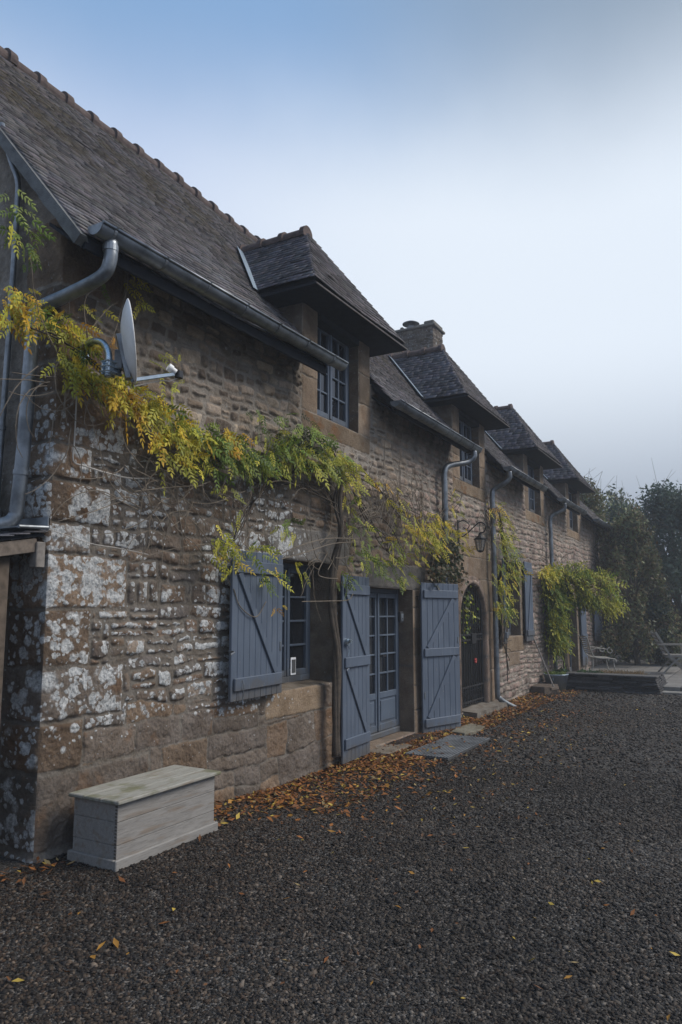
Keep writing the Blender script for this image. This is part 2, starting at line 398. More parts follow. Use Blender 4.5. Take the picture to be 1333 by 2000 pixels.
class Courses:
    def __init__(s, lo, hi, h, w_, x0, x1, seed):
        r = np.random.default_rng(seed); z = [lo]
        while z[-1] < hi: z.append(z[-1]+r.uniform(*h))
        s.z = np.array(z); s.c = []; s.seed = seed
        for k in range(len(z)):
            hh = (z[k+1]-z[k]) if k+1 < len(z) else .2
            c = [x0-r.uniform(.1, .5)]
            while c[-1] < x1+.5: c.append(c[-1]+r.uniform(*w_)*(1 if r.random() < .8 else r.uniform(.35, .6)))
            s.c.append(np.array(c))
    def ev(s, x, z):
        k = np.clip(np.searchsorted(s.z, z)-1, 0, len(s.z)-2)
        d = np.zeros_like(x); ID = np.zeros_like(x); u = np.zeros_like(x); v = np.zeros_like(x)
        for kk in np.unique(k):
            m = k == kk; xx = x[m]; zz_ = z[m]; c = s.c[kk]; j = np.clip(np.searchsorted(c, xx), 1, len(c)-1)
            l, r_ = c[j-1], c[j]; id_ = kk*977+j+s.seed*31.7; z0 = np.full_like(xx, s.z[kk]); z1 = np.full_like(xx, s.z[kk+1])
            sp = (h1(id_, 5) < (.16 if s.seed == 23 else .34)); mid = z0+(z1-z0)*(.35+.3*h1(id_, 6)); up_ = zz_ > mid
            z0 = np.where(sp & up_, mid, z0); z1 = np.where(sp & ~up_, mid, z1); id_ = id_+np.where(sp & up_, .5, 0)
            sk = (h1(id_, 8)-.5)*.5                      # slanting joints
            lx = l+sk*0+(h1(j-1+kk*7, 3)-.5)*.35*(zz_-(s.z[kk]+s.z[kk+1])/2); rx = r_+(h1(j+kk*7, 3)-.5)*.35*(zz_-(s.z[kk]+s.z[kk+1])/2)
            a = np.minimum(xx-lx, rx-xx); b = np.minimum(zz_-z0, z1-zz_); rr = .03
            dd = np.where((a < rr) & (b < rr), rr-np.sqrt(np.maximum(rr-a, 0)**2+np.maximum(rr-b, 0)**2), np.minimum(a, b))
            d[m] = dd; ID[m] = id_; u[m] = (xx-(lx+rx)/2)/(rx-lx)*2; v[m] = (zz_-(z0+z1)/2)/(z1-z0)*2
        return d, ID, u, v
# (x0, z0, x1, z1, kind) dressed blocks; kind 1 quoin, 2 dressed jamb, 3 grey lintel, 4 sill, 5 rough block
RECT = []
zq = [-.25, .12, .58, .89, 1.22, 1.585, 1.94, 2.14, 2.42, 2.66, 2.98, 3.2, 3.5, 3.72, 4.2]
for i in range(len(zq)-1): RECT.append((2.9, zq[i], 3.1+(.34, .95, .33, .66, .36, .68, .34, .5, .32, .62, .35, .5, .3, .55)[i], zq[i+1], 1))
RECT += [(5.45, .60, 6.42, .84, 4), (6.42, .60, 6.78, .86, 5), (6.69, .86, 6.92, 1.3, 2), (6.69, 1.3, 7.05, 1.62, 2), (6.69, 1.62, 6.9, 2.04, 2), (5.5, 2.04, 6.95, 2.36, 3),
         (5.45, .84, 5.66, 1.5, 2), (5.38, 1.5, 5.66, 2.04, 2),
         (7.25, 1.83, 9.02, 2.13, 3), (7.1, .06, 7.37, .5, 2), (7.0, .5, 7.37, .95, 2), (7.15, .95, 7.37, 1.4, 2), (7.0, 1.4, 7.37, 1.83, 2)]
for i, (a, b) in enumerate(((-.1, .32), (.32, .62), (.62, 1.0), (1.0, 1.33), (1.33, 1.6), (1.6, 1.83))): RECT.append((8.62, a, 8.62+(.42, .27, .38, .3, .4, .28)[i], b, 2))
RECT += [(10.0, 2.06, 10.62, 2.4, 2), (10.62, 2.06, 11.2, 2.4, 2), (11.2, 2.06, 11.8, 2.4, 2), (10.2, 2.4, 10.9, 2.72, 2), (10.9, 2.4, 11.6, 2.72, 2),
         (9.95, 1.5, 10.5, 2.06, 2), (11.2, 1.55, 11.95, 2.06, 2), (11.3, 1.1, 11.78, 1.55, 2), (11.3, .62, 11.95, 1.1, 2), (11.3, .1, 11.8, .62, 2), (9.9, .1, 10.4, .8, 2), (10., .8, 10.4, 1.5, 2)]
RECT += [(12.2, .84, 13.5, 1.12, 4), (13.32, 1.12, 13.62, 1.7, 2), (13.32, 1.7, 13.5, 2.2, 2), (13.32, 2.2, 13.62, 2.45, 2), (12.1, 1.12, 12.35, 1.8, 2), (12.05, 1.8, 12.35, 2.45, 2), (12.1, 2.45, 13.6, 2.72, 3), (12.55, .6, 13.2, .84, 2),
         (16.7, 0, 17., .7, 2), (16.6, .7, 17., 1.3, 2), (16.7, 1.3, 17., 2.0, 2), (17.9, 0, 18.2, .9, 2), (17.9, .9, 18.3, 2.0, 2), (16.6, 2., 18.4, 2.3, 3)]
for c in DORM:
    RECT += [(c-.73, 3.36, c+.74, 3.56, 4)]
    for sx0, sx1 in ((c-.73, c-.43), (c+.46, c+.74)):
        RECT += [(sx0, 3.56, sx1, 3.92, 2), (sx0, 3.92, sx1, 4.28, 2), (sx0, 4.28, sx1, 4.76, 2)]
    RECT += [(c-.43, 4.66, c+.46, 4.8, 3)]
big_c = Courses(-.3, 1.0, (.20, .34), (.34, .8), 3, 22, 21)
low_c = Courses(-.3, 5.0, (.085, .18), (.13, .36), 3, 22, 22)
up_c = Courses(-.3, 5.2, (.065, .135), (.09, .26), 3, 22, 23)
def masonry(x, z, gable=False):
    n1 = fbm(x*3, z*3, 40, 3); n2 = fbm(x*3, z*3, 50, 3)
    xw = x+.022*n1+.009*vn(x*15, z*15, 60); zw = z+.010*n2+.035*vn(x*.9, z*.9, 62)+.016*vn(x*4.5, z*2, 64)+.009*vn(x*15, z*15, 61)
    bd = big_c.ev(xw, zw); ld = low_c.ev(xw, zw); ud = up_c.ev(xw, zw)
    zb = .82+.16*vn(x*1.3, x*0, 9); useb = (zw < zb) & (x < 7.3)
    dist_b = np.where(x < 7.3, np.abs(zw-zb), 9)
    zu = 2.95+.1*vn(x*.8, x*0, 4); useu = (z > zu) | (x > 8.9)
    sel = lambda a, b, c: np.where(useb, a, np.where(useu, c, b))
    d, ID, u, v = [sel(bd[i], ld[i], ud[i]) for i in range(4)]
    kind = np.where(useb, 5., np.where(useu, 0., -1.)); d = np.minimum(d, dist_b*.8+.002)
    xr = x+.006*vn(x*9, z*9, 70)+.003*vn(x*31, z*31, 71); zr = z+.006*vn(x*9, z*9, 72)+.003*vn(x*31, z*31, 73)
    for i, (x0, z0, x1, z1, kd) in enumerate(RECT):
        if gable and kd != 1: continue
        if gable: x0, x1 = -.3, (.36, .62)[i % 2]*(1 if x1 < 3.6 else .62)
        b0 = x > x0-.3; b1 = x < x1+.3; m = b0 & b1 & (z > z0-.3) & (z < z1+.3)
        if not m.any(): continue
        xx = xr[m]; q = zr[m]; din = np.minimum(np.minimum(xx-x0, x1-xx), np.minimum(q-z0, z1-q)); ins = din > 0
        dout = np.maximum(np.maximum(x0-xx, xx-x1), np.maximum(z0-q, q-z1))
        dm = d[m]; dm = np.where(ins, din, np.minimum(dm, np.maximum(dout, 0))); d[m] = dm
        for arr, val in ((ID, 50000.+i*3.7), (kind, float(kd)), (u, (xx-(x0+x1)/2)/(x1-x0)*2), (v, (q-(z0+z1)/2)/(z1-z0)*2)):
            am = arr[m]; am = np.where(ins, val, am); arr[m] = am
    r1, r2, r3, r4, r5 = (h1(ID, s) for s in (1, 2, 3, 4, 7))
    dress = (kind >= 2) & (kind <= 4); quo = kind == 1; rough = (kind == 5)
    upz = (kind == 0)
    jw = np.where(dress, .004, np.where(rough, .006, np.where(upz, .007+.022*r5*r5, .006+.016*r5*r5)))+.004*vn(x*22, z*22, 80)
    dd = np.maximum(d-jw, 0)
    H = np.where(dress, .010, np.where(quo, .020, np.where(rough, .011, np.where(upz, .019, .016))))
    rise = 1-np.exp(-dd/np.where(dress | rough, .004, .007))
    h = H*rise*(.55+.75*r1) + rise*((u*(r2-.5)+v*(r3-.5))*np.where(dress, .004, np.where(rough, .008, .018))) - rise*(u*u+v*v)*np.where(dress, 0, .004)
    h = h+rise*(fbm(x*14, z*14, 90, 3)*np.where(dress, .0020, .0062)+fbm(x*60, z*60, 95, 2)*np.where(dress, .0012, .0040)) + (1-rise)*(.004*fbm(x*30, z*30, 97, 2)-.001)
    h += .016*fbm(x*.9, z*.9, 99, 2)
    stone = rise > .35
    # colours (albedo plus painted joint shadow)
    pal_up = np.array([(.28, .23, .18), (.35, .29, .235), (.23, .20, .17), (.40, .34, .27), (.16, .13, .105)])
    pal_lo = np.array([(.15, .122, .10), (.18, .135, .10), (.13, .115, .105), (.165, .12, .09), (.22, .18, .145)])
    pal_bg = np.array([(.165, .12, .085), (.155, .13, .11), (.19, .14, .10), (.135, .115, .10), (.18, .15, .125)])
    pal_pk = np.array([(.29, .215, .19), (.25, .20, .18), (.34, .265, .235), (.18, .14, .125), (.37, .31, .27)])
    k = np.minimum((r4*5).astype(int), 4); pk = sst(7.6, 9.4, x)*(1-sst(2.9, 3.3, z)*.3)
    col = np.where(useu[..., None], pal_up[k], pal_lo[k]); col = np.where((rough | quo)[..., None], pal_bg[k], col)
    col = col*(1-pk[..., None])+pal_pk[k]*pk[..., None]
    dc = np.where((kind == 3)[..., None], np.array([.15, .145, .138]), np.where((kind == 4)[..., None], np.array([.215, .165, .115]), np.array([.20, .155, .115])))
    dc = dc*(.85+.3*r5[..., None]); col = np.where(dress[..., None], dc, col)
    mort = np.array([.215, .195, .17])*(.8+.55*np.maximum(sst(2.6, 3.2, z), sst(8., 9.5, x)*.8)[..., None])
    if not gable: mort = mort*(1-.15*pk[..., None])
    sm = sst(.12, .55, rise)[..., None]; col = col*sm+mort*(1-sm); col = col*(1-.38*np.exp(-((rise-.22)/.16)**2)*(.5+.5*vn(x*5, z*5, 88)))[..., None]  # dark line at each stone's edge imitates shadow in the joint
    col = col*(1+.14*fbm(x*1.1, z*1.1, 33, 2))[..., None]*np.where(rise > .3, .78+.5*h1(ID, 12), 1)[..., None]
    # lichen amount
    L = sst(6.6, 5.2, x)*sst(3.15, 2.5, z)*sst(.35, 1.0, z+.25*vn(x*2, z*2, 44)) if not gable else .30*sst(3.6, 2.4, z)+.25
    L = L*(.95+.40*r5)*(.86+.5*vn(x*1.6, z*1.6, 45)); L = L+np.where(quo, ((.04+.30*r4+.16*vn(x*2.5, z*2.5, 47)) if not gable else .12), 0)*sst(.2, .8, z)*sst(3.5, 2.6, z)
    L = L*np.clip(rise*1.3, .25, 1); L = np.maximum(L, .18*sst(.0, .3, z)*sst(9, 7, x)*(.5+r1))
    rust = np.where((kind == 5) | quo, (r2 > .5)*.5, (r2 > .8)*.3); rust = np.where(kind == 4, .9*(z > 3)+.1, rust)
    damp = .55*sst(.45, -.05, z)+.15+(.45 if gable else 0)+.3*sst(3.6, 4.1, z)  # low growth; top band imitates eaves shade; gable simply darker
    return h, np.clip(col, .01, .8), np.clip(L, 0, 1.25), rust*stone, np.clip(damp, 0, 1)

def adaptive(a, b, fn):
    o = [a]
    while o[-1] < b: o.append(o[-1]+fn(o[-1]))
    return np.array(o)
def insert(xs_, vals):
    xs_ = list(xs_)
    for q in vals:
        i = int(np.argmin(np.abs(np.array(xs_)-q))); xs_[i] = q
    return np.array(sorted(set(np.round(xs_, 5))))
house = thing('farmhouse', 'long stone farmhouse with slate roof, four dormers and blue-grey shutters', 'house', (12, 1.5, 0))
def front_wall():
    X = adaptive(HX0, HX1, lambda q: min(.034, max(.0055, .55*(q*q+15.2)/(737*3.9)))); X[-1] = HX1
    Z = np.arange(-.2, 4.9, .0082)
    ex = [e for o in OPEN for e in (o[0], o[2])]+[e for c in DORM for e in (c-.73, c+.74)]
    X = insert(X, ex); Z = insert(Z, sorted({e for o in OPEN for e in (o[1], o[3])} | {4.22, 4.8}))
    x, z = np.meshgrid(X, Z, indexing='ij')
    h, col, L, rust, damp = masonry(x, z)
    do = np.full_like(x, 9.)
    for x0, z0, x1, z1 in OPEN: do = np.minimum(do, np.maximum(np.maximum(np.maximum(x0-x, x-x1), np.maximum(z0-z, z-z1)), 0))
    h = h*(1-np.exp(-do/.007)); h = h*(1-np.exp(-(x-HX0)/.016))*(1-np.exp(-(HX1-x)/.02))
    for c in DORM:
        k = z > 4.22; q = np.minimum(np.abs(x-(c-.73)), np.abs(x-(c+.74))); h = np.where(k, h*(1-np.exp(-q/.01)), h)
    cx = (X[:-1]+X[1:])/2; cz = (Z[:-1]+Z[1:])/2; mx, mz = np.meshgrid(cx, cz, indexing='ij'); keep = np.ones_like(mx, bool)
    for x0, z0, x1, z1 in OPEN: keep &= ~((mx > x0) & (mx < x1) & (mz > z0) & (mz < z1))
    ra = (AR0+AR1)/2+.03; inside = (np.abs(mx-ARC) < ra) & ((mz < ASP) | ((mx-ARC)**2+(mz-ASP)**2 < ra**2)) & (mz > .1); keep &= ~inside
    top = np.full_like(mx, 4.22)
    for c in DORM: top = np.where((mx > c-.73) & (mx < c+.74), 4.8, top)
    keep &= mz < top
    v = warp(np.stack([x, -h, z], -1).reshape(-1, 3)); f = gridfaces(len(X), len(Z), keep)
    used = np.zeros(len(v), bool); used[f.ravel()] = True; mp = np.cumsum(used)-1
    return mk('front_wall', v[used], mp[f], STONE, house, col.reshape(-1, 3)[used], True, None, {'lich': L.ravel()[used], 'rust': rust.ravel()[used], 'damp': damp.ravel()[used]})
front_wall()
def gable_wall():
    Y = np.concatenate([np.arange(0, 1.1, .0075), np.arange(1.1, 5.21, .06)]); Z = np.arange(-.2, 7.1, .0095)
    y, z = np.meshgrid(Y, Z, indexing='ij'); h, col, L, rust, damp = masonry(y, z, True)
    # joint rubble of the gable uses the same courses shifted
    h = h*(1-np.exp(-y/.016)); top = 4.16+TAN*np.minimum(y, 5.2-y); cy = (Y[:-1]+Y[1:])/2; cz = (Z[:-1]+Z[1:])/2; my, mz = np.meshgrid(cy, cz, indexing='ij')
    keep = mz < 4.16+TAN*np.minimum(my, 5.2-my); z2 = np.minimum(z, top)
    v = np.stack([HX0-h, y, z2], -1).reshape(-1, 3); f = gridfaces(len(Y), len(Z), keep)[:, ::-1]
    used = np.zeros(len(v), bool); used[f.ravel()] = True; mp = np.cumsum(used)-1
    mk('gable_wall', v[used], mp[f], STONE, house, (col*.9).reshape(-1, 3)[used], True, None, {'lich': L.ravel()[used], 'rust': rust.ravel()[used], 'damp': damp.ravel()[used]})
gable_wall()
def strip(name, quads, parent, tint=(.19, .15, .115), damp=.25, st=.03, wp=True, lich=.15, amp=.003):
    """subdivided stone surfaces (reveals, cheeks, blocks): each quad = 4 corners"""
    V = []; F = []; n = 0; C_ = []
    for q in quads:
        a, b, c, d = (np.array(p, float) for p in q); nu = max(1, int(np.linalg.norm(b-a)/st)); nv = max(1, int(np.linalg.norm(d-a)/st))
        u, v = np.meshgrid(np.linspace(0, 1, nu+1), np.linspace(0, 1, nv+1), indexing='ij'); u = u[..., None]; v = v[..., None]
        P = (a*(1-u)+b*u)*(1-v)+(d*(1-u)+c*u)*v; nn = np.cross(b-a, d-a); nn = nn/(np.linalg.norm(nn)+1e-9)
        edge = np.minimum(np.minimum(u, 1-u), np.minimum(v, 1-v)) > 0
        P = P+nn*edge*(amp*fbm(P[..., 2:3]*9+P[..., 0:1]*3, P[..., 1:2]*9+P[..., 0:1]*7, 3)-.0*u)
        bz = ((P[..., 2]*3.1+.35*h1(np.floor(P[..., 2]*0))) % 1.); jt = (bz < .035)
        cc = np.array(tint)*(1+.25*(h1(np.floor(P[..., 2]*3.1), 4)-.5))[..., None]; cc = np.where(jt[..., None], (.15, .14, .125), cc)
        V.append(P.reshape(-1, 3)); C_.append(cc.reshape(-1, 3)); F.append(gridfaces(nu+1, nv+1)+n); n += (nu+1)*(nv+1)
    v = np.vstack(V); k = len(v)
    return mk(name, warp(v) if wp else v, np.vstack(F), STONE, parent, np.vstack(C_), False, None, {'lich': np.full(k, lich), 'rust': np.full(k, .15), 'damp': np.full(k, damp)})
def opening_reveal(o, depth, parent, name='window_reveal', **kw):
    x0, z0, x1, z1 = o; D = depth
    return strip(name, [[(x0, D, z0), (x0, 0, z0), (x0, 0, z1), (x0, D, z1)], [(x1, 0, z0), (x1, D, z0), (x1, D, z1), (x1, 0, z1)],
                        [(x0, 0, z0), (x0, D, z0), (x1, D, z0), (x1, 0, z0)][::-1], [(x0, 0, z1), (x0, D, z1), (x1, D, z1), (x1, 0, z1)]], parent, **kw)
def shell():
    m = MB()                                            # back and far walls, near-black panels standing in for the unlit rooms
    m.box((HX0+.02, 5.1, -.2), (HX1, 5.2, 4.1), .005); m.box((HX1-.12, .12, -.2), (HX1-.01, 5.1, 4.1), .005)
    m.prism([(HX1-.12, .12, 4.1), (HX1-.12, 5.1, 4.1), (HX1-.12, 2.6, 6.9)], (.11, 0, 0))
    m.build('rear_wall', plain('rear_render', (.2, .17, .14), .9, .3, 6, .5), house, True)
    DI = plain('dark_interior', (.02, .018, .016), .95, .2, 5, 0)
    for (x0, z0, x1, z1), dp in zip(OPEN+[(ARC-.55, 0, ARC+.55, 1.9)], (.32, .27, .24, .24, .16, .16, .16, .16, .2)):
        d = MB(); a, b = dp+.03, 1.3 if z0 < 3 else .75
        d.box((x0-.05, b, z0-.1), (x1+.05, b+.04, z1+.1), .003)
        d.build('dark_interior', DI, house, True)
    d = MB(); d.prism([(ARC+AR0*.99*math.cos(q), .085, ASP+AR0*.99*math.sin(q)) for q in np.linspace(0, math.pi, 20)]+[(ARC-AR0*.99, .085, .12), (ARC+AR0*.99, .085, .12)], (0, .03, 0)); d.build('arch_dark_panel', plain('arch_dark_fill', (.010, .011, .011), .35, .3, 9, .2), house, True)  # near-black panel added so the arch reads dark behind the gate
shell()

def window(o, y, parent, cols, rows, leaves=2, curtain=False):
    """casement pair set back in its opening: frame, glazing bars, glass"""
    x0, z0, x1, z1 = o; f = MB(); fr = .05
    f.box((x0, y, z0), (x0+fr, y+.06, z1), .004); f.box((x1-fr, y, z0), (x1, y+.06, z1), .004)
    f.box((x0+fr, y, z1-fr), (x1-fr, y+.058, z1), .004); f.box((x0+fr, y-.02, z0), (x1-fr, y+.06, z0+.06), .004)
    W_ = (x1-x0-2*fr)/leaves
    for i in range(leaves):
        a = x0+fr+i*W_+.002; b = a+W_-.004; st = .045; y0 = y-.012; y1 = y+.045; lo, hi = z0+.06, z1-fr
        f.box((a, y0, lo), (a+st, y1, hi), .005); f.box((b-st, y0, lo), (b, y1, hi), .005); f.box((a+st, y0, hi-st), (b-st, y1-.002, hi), .005); f.box((a+st, y0, lo), (b-st, y1-.002, lo+.06), .005)
        for c in range(1, cols): q = a+st+(b-a-2*st)*c/cols; f.box((q-.010, y0+.006, lo+.06), (q+.010, y1-.01, hi-st), .003)
        for r in range(1, rows): q = lo+.06+(hi-st-lo-.06)*r/rows; f.box((a+st, y0+.008, q-.010), (b-st, y1-.012, q+.010), .003)
    if leaves == 2: f.box(((x0+x1)/2-.018, y-.026, z0+.065), ((x0+x1)/2+.018, y-.008, z1-fr), .005)
    o1 = f.build('window_frame', FRAME, parent, True)
    g_ = MB(); g_.box((x0+fr, y+.018, z0+.05), (x1-fr, y+.022, z1-fr), .0005); g_.build('window_glass', GLASS, parent, True)
    return o1

# ---- ground floor windows and doors
w1 = thing('window', None, None, (6.2, .2, .84), parent=house); tag(w1, 'small-paned casement behind the near open shutter')
WI = (5.70, .86, 6.585, 2.03); window(WI, .25, w1, 1, 4)
(ox0, oz0, ox1, oz1), (ix0, iz0, ix1, iz1) = OPEN[0], WI
strip('window_reveal', [[(ix0, .26, iz0), (ox0, 0, oz0), (ox0, 0, oz1), (ix0, .26, iz1)], [(ox1, 0, oz0), (ix1, .26, iz0), (ix1, .26, iz1), (ox1, 0, oz1)], [(ox1, 0, oz0), (ix1, .26, iz0), (ix0, .26, iz0), (ox0, 0, oz0)], [(ox0, 0, oz1), (ix0, .26, iz1), (ix1, .26, iz1), (ox1, 0, oz1)]], w1, (.17, .145, .115), damp=.8, amp=.008)  # near reveal darkened more than the other openings
c_ = MB(); c_.box((6.19, .225, .93), (6.28, .23, 1.10), .002); c_.box((6.205, .218, .95), (6.265, .224, 1.08), .002, col=(.1, .1, .1)); c_.build('notice_card', plain('white_card', (.2, .2, .2), .6, .1, 9, 0, usecol=True), w1, True)
w2 = thing('window', None, None, (12.8, .2, 1.12), parent=house); tag(w2, 'window beyond the arched gate with a block sill')
window(OPEN[2], .18, w2, 2, 3); opening_reveal(OPEN[2], .19, w2)

fd = thing('french_door', None, None, (8.05, .2, .06), parent=house)
def french_door(o, y, par):
    x0, z0, x1, z1 = o; opening_reveal(o, y+.01, par, 'door_reveal', damp=.45)
    f = MB(); f.box((x0, y, z0), (x0+.055, y+.07, z1), .004); f.box((x1-.055, y, z0), (x1, y+.07, z1), .004); f.box((x0+.055, y, z1-.055), (x1-.055, y+.068, z1), .004)
    f.box((x0+.055, y-.035, z0), (x1-.055, y+.07, z0+.07), .01); f.build('door_frame', FRAME, par, True)
    mid = (x0+x1)/2
    for a, b in ((x0+.058, mid-.002), (mid+.002, x1-.058)):
        l = MB(); lo, hi = z0+.075, z1-.058; st = .055; y0, y1 = y-.015, y+.04
        l.box((a, y0, lo), (a+st, y1, hi), .004); l.box((b-st, y0, lo), (b, y1, hi), .004); l.box((a+st, y0, hi-st), (b-st, y1-.002, hi), .004)
        l.box((a+st, y0, lo), (b-st, y1-.002, lo+.08), .004); pz = lo+.38; l.box((a+st, y0, pz), (b-st, y1-.002, pz+.07), .004)
        l.box((a+st, y0+.014, lo+.08), (b-st, y1-.01, pz), .002); l.box((a+st+.03, y0+.003, lo+.11), (b-st-.03, y0+.018, pz-.03), .010)
        q = (a+b)/2; l.box((q-.011, y0+.006, pz+.07), (q+.011, y1-.01, hi-st), .003)
        for r in range(1, 5): zz_ = pz+.07+(hi-st-pz-.07)*r/5; l.box((a+st, y0+.008, zz_-.010), (b-st, y1-.012, zz_+.010), .003)
        lf = l.build('door_leaf', FRAME, par, True)
        gg = MB(); gg.box((a+st, y+.012, pz+.06), (b-st, y+.016, hi-st), .0005); gg.build('door_glass', GLASS, par, True)
    l = MB(); l.box((mid-.02, y-.034, z0+.08), (mid+.02, y-.012, z1-.06), .005); l.build('meeting_bead', FRAME, par, True)
    h = MB(); h.box((mid+.028, y-.03, 0.86), (mid+.052, y-.014, 1.10), .004); h.tube([(mid+.04, y-.03, 1.02), (mid+.04, y-.06, 1.02), (mid+.13, y-.062, 1.015)], .009, 8); h.build('door_handle', IRON, par, True)
french_door(OPEN[1], .2, fd)
far_door = thing('far_door', None, None, (17.45, .15, .1), parent=house)
opening_reveal(OPEN[3], .17, far_door, 'door_reveal', damp=.5, st=.08); window(OPEN[3], .16, far_door, 2, 4)

# ---- shutters: tongue-and-groove boards with ledges and braces
def shutter(name, hinge, ang, wd, z0, z1, ledges, braces, n=8, flip=1, label=None, hw=None):
    """hinge (x,y); boards run from hinge along angle ang (degrees from +X); front faces the yard"""
    root = thing(name, None, None, (hinge[0], hinge[1], z0), parent=house)
    if label: tag(root, label)
    m = Matrix.Translation((hinge[0], hinge[1], 0)) @ Matrix.Rotation(math.radians(ang), 4, 'Z')
    b = MB(); bw = wd/n; s = -1 if flip > 0 else 1        # outward side in local y
    T = .028
    for i in range(n):
        e0, e1 = (0, s*T) if s > 0 else (s*T, 0)
        b.box((i*bw+.0012, e0, z0+rnd.uniform(0, .002)), ((i+1)*bw-.0012, e1, z1-rnd.uniform(0, .002)), .0045, m)
    b.build('board_panel', BLUE, root, True)
    for q in ledges:
        l = MB(); y0, y1 = sorted((s*(T-.001), s*(T+.024))); l.box((.03, y0, q-.052), (wd-.03, y1, q+.052), .010, m); l.build('ledge', BLUE, root, True)
    for (u0, q0, u1, q1) in braces:
        p0 = m @ Vector((u0, s*(T+.010), q0)); p1 = m @ Vector((u1, s*(T+.010), q1)); nrm = (m.to_3x3() @ Vector((0, s, 0)))
        l = MB(); l.bar(p0, p1, .062, .018, .005, up=nrm); l.build('brace', BLUE, root, True)
    if hw:
        for kind, u, q in hw:
            h = MB()
            P = lambda a, bb, c: m @ Vector((a, s*bb, c))
            if kind == 'stay': h.tube([P(u, .0, q), P(u, .05, q), P(u+.02, .07, q-.005), P(u+.07, .07, q-.02)], .008, 7)
            if kind == 'lock': h.tube([P(u, T, q), P(u, T+.035, q)], .038, 14); h.tube([P(u, T+.03, q+.01), P(u, T+.065, q+.01)], .022, 12); h.tube([P(u-.015, T+.02, q-.03), P(u-.045, T+.02, q-.08), P(u-.03, T+.015, q-.14)], .004, 6)
            if kind == 'plate': y0, y1 = sorted((s*T, s*(T+.006))); h.box((u-.012, y0, q-.04), (u+.012, y1, q+.04), .002, m)
            if kind == 'hook': h.tube([P(u, T+.03, q), P(u, T+.04, q-.03), P(u, T+.03, q-.16), P(u+.01, T+.04, q-.19)], .004, 6)
            h.build({'stay': 'shutter_stay', 'lock': 'round_lock', 'plate': 'strike_plate', 'hook': 'hook'}[kind], CHROME if kind == 'lock' else ZINC, root, True)
    for q in (z0+.18, z1-.18):
        hh = MB(); e = m @ Vector((0, 0, q)); hh.tube([e+Vector((0, .0, -.05)), e+Vector((0, 0, .05))], .011, 8); hh.bar(e, e+Vector((0, .06, 0)), .02, .012); hh.build('hinge', IRON, root, True)
    return root
# hinge at the right edge, board leaf folded back to the left (angle 180): flip -1
shutter('shutter', (5.60, -.045), 183, .79, .835, 2.07, (.97, 1.93), [(.70, 1.88, .12, 1.03)], 9, -1, 'large open shutter beside the near window', [('stay', .79, 1.24), ('hook', .66, 1.0), ('plate', .035, 1.25)])
shutter('door_shutter', (7.28, -.055), 182.5, .645, .03, 1.93, (.22, 1.03, 1.78), [(.56, 1.73, .10, 1.09), (.56, .97, .10, .28)], 7, -1, 'door shutter with round lock on the left of the door', [('lock', .58, 1.24)])
shutter('door_shutter', (8.73, -.05), -18, .745, -.02, 1.925, (.15, 1.03, 1.78), [(.10, .21, .62, .97), (.10, 1.09, .62, 1.72)], 7, 1, 'door shutter standing ajar on the right of the door', [('plate', .715, 1.18), ('plate', .04, .5)])
shutter('shutter', (13.42, -.05), 1, .52, 1.0, 2.5, (1.16, 2.32), [(.1, 1.2, .44, 2.28)], 5, 1, 'open shutter on the right of the window past the arched gate')
shutter('shutter', (12.28, -.05), 192, .40, 1.02, 2.45, (1.16, 2.3), [], 4, -1, 'open shutter behind the hanging yellow vine')
shutter('far_shutter', (18.02, -.05), 0, .56, .24, 1.95, (.95, 1.8), [], 5, 1, 'far open shutter behind the rounded vine')
shutter('far_shutter', (19.6, -.05), 0, .90, .78, 1.95, (.95, 1.8), [], 7, 1, 'farthest shutter at the end of the house')

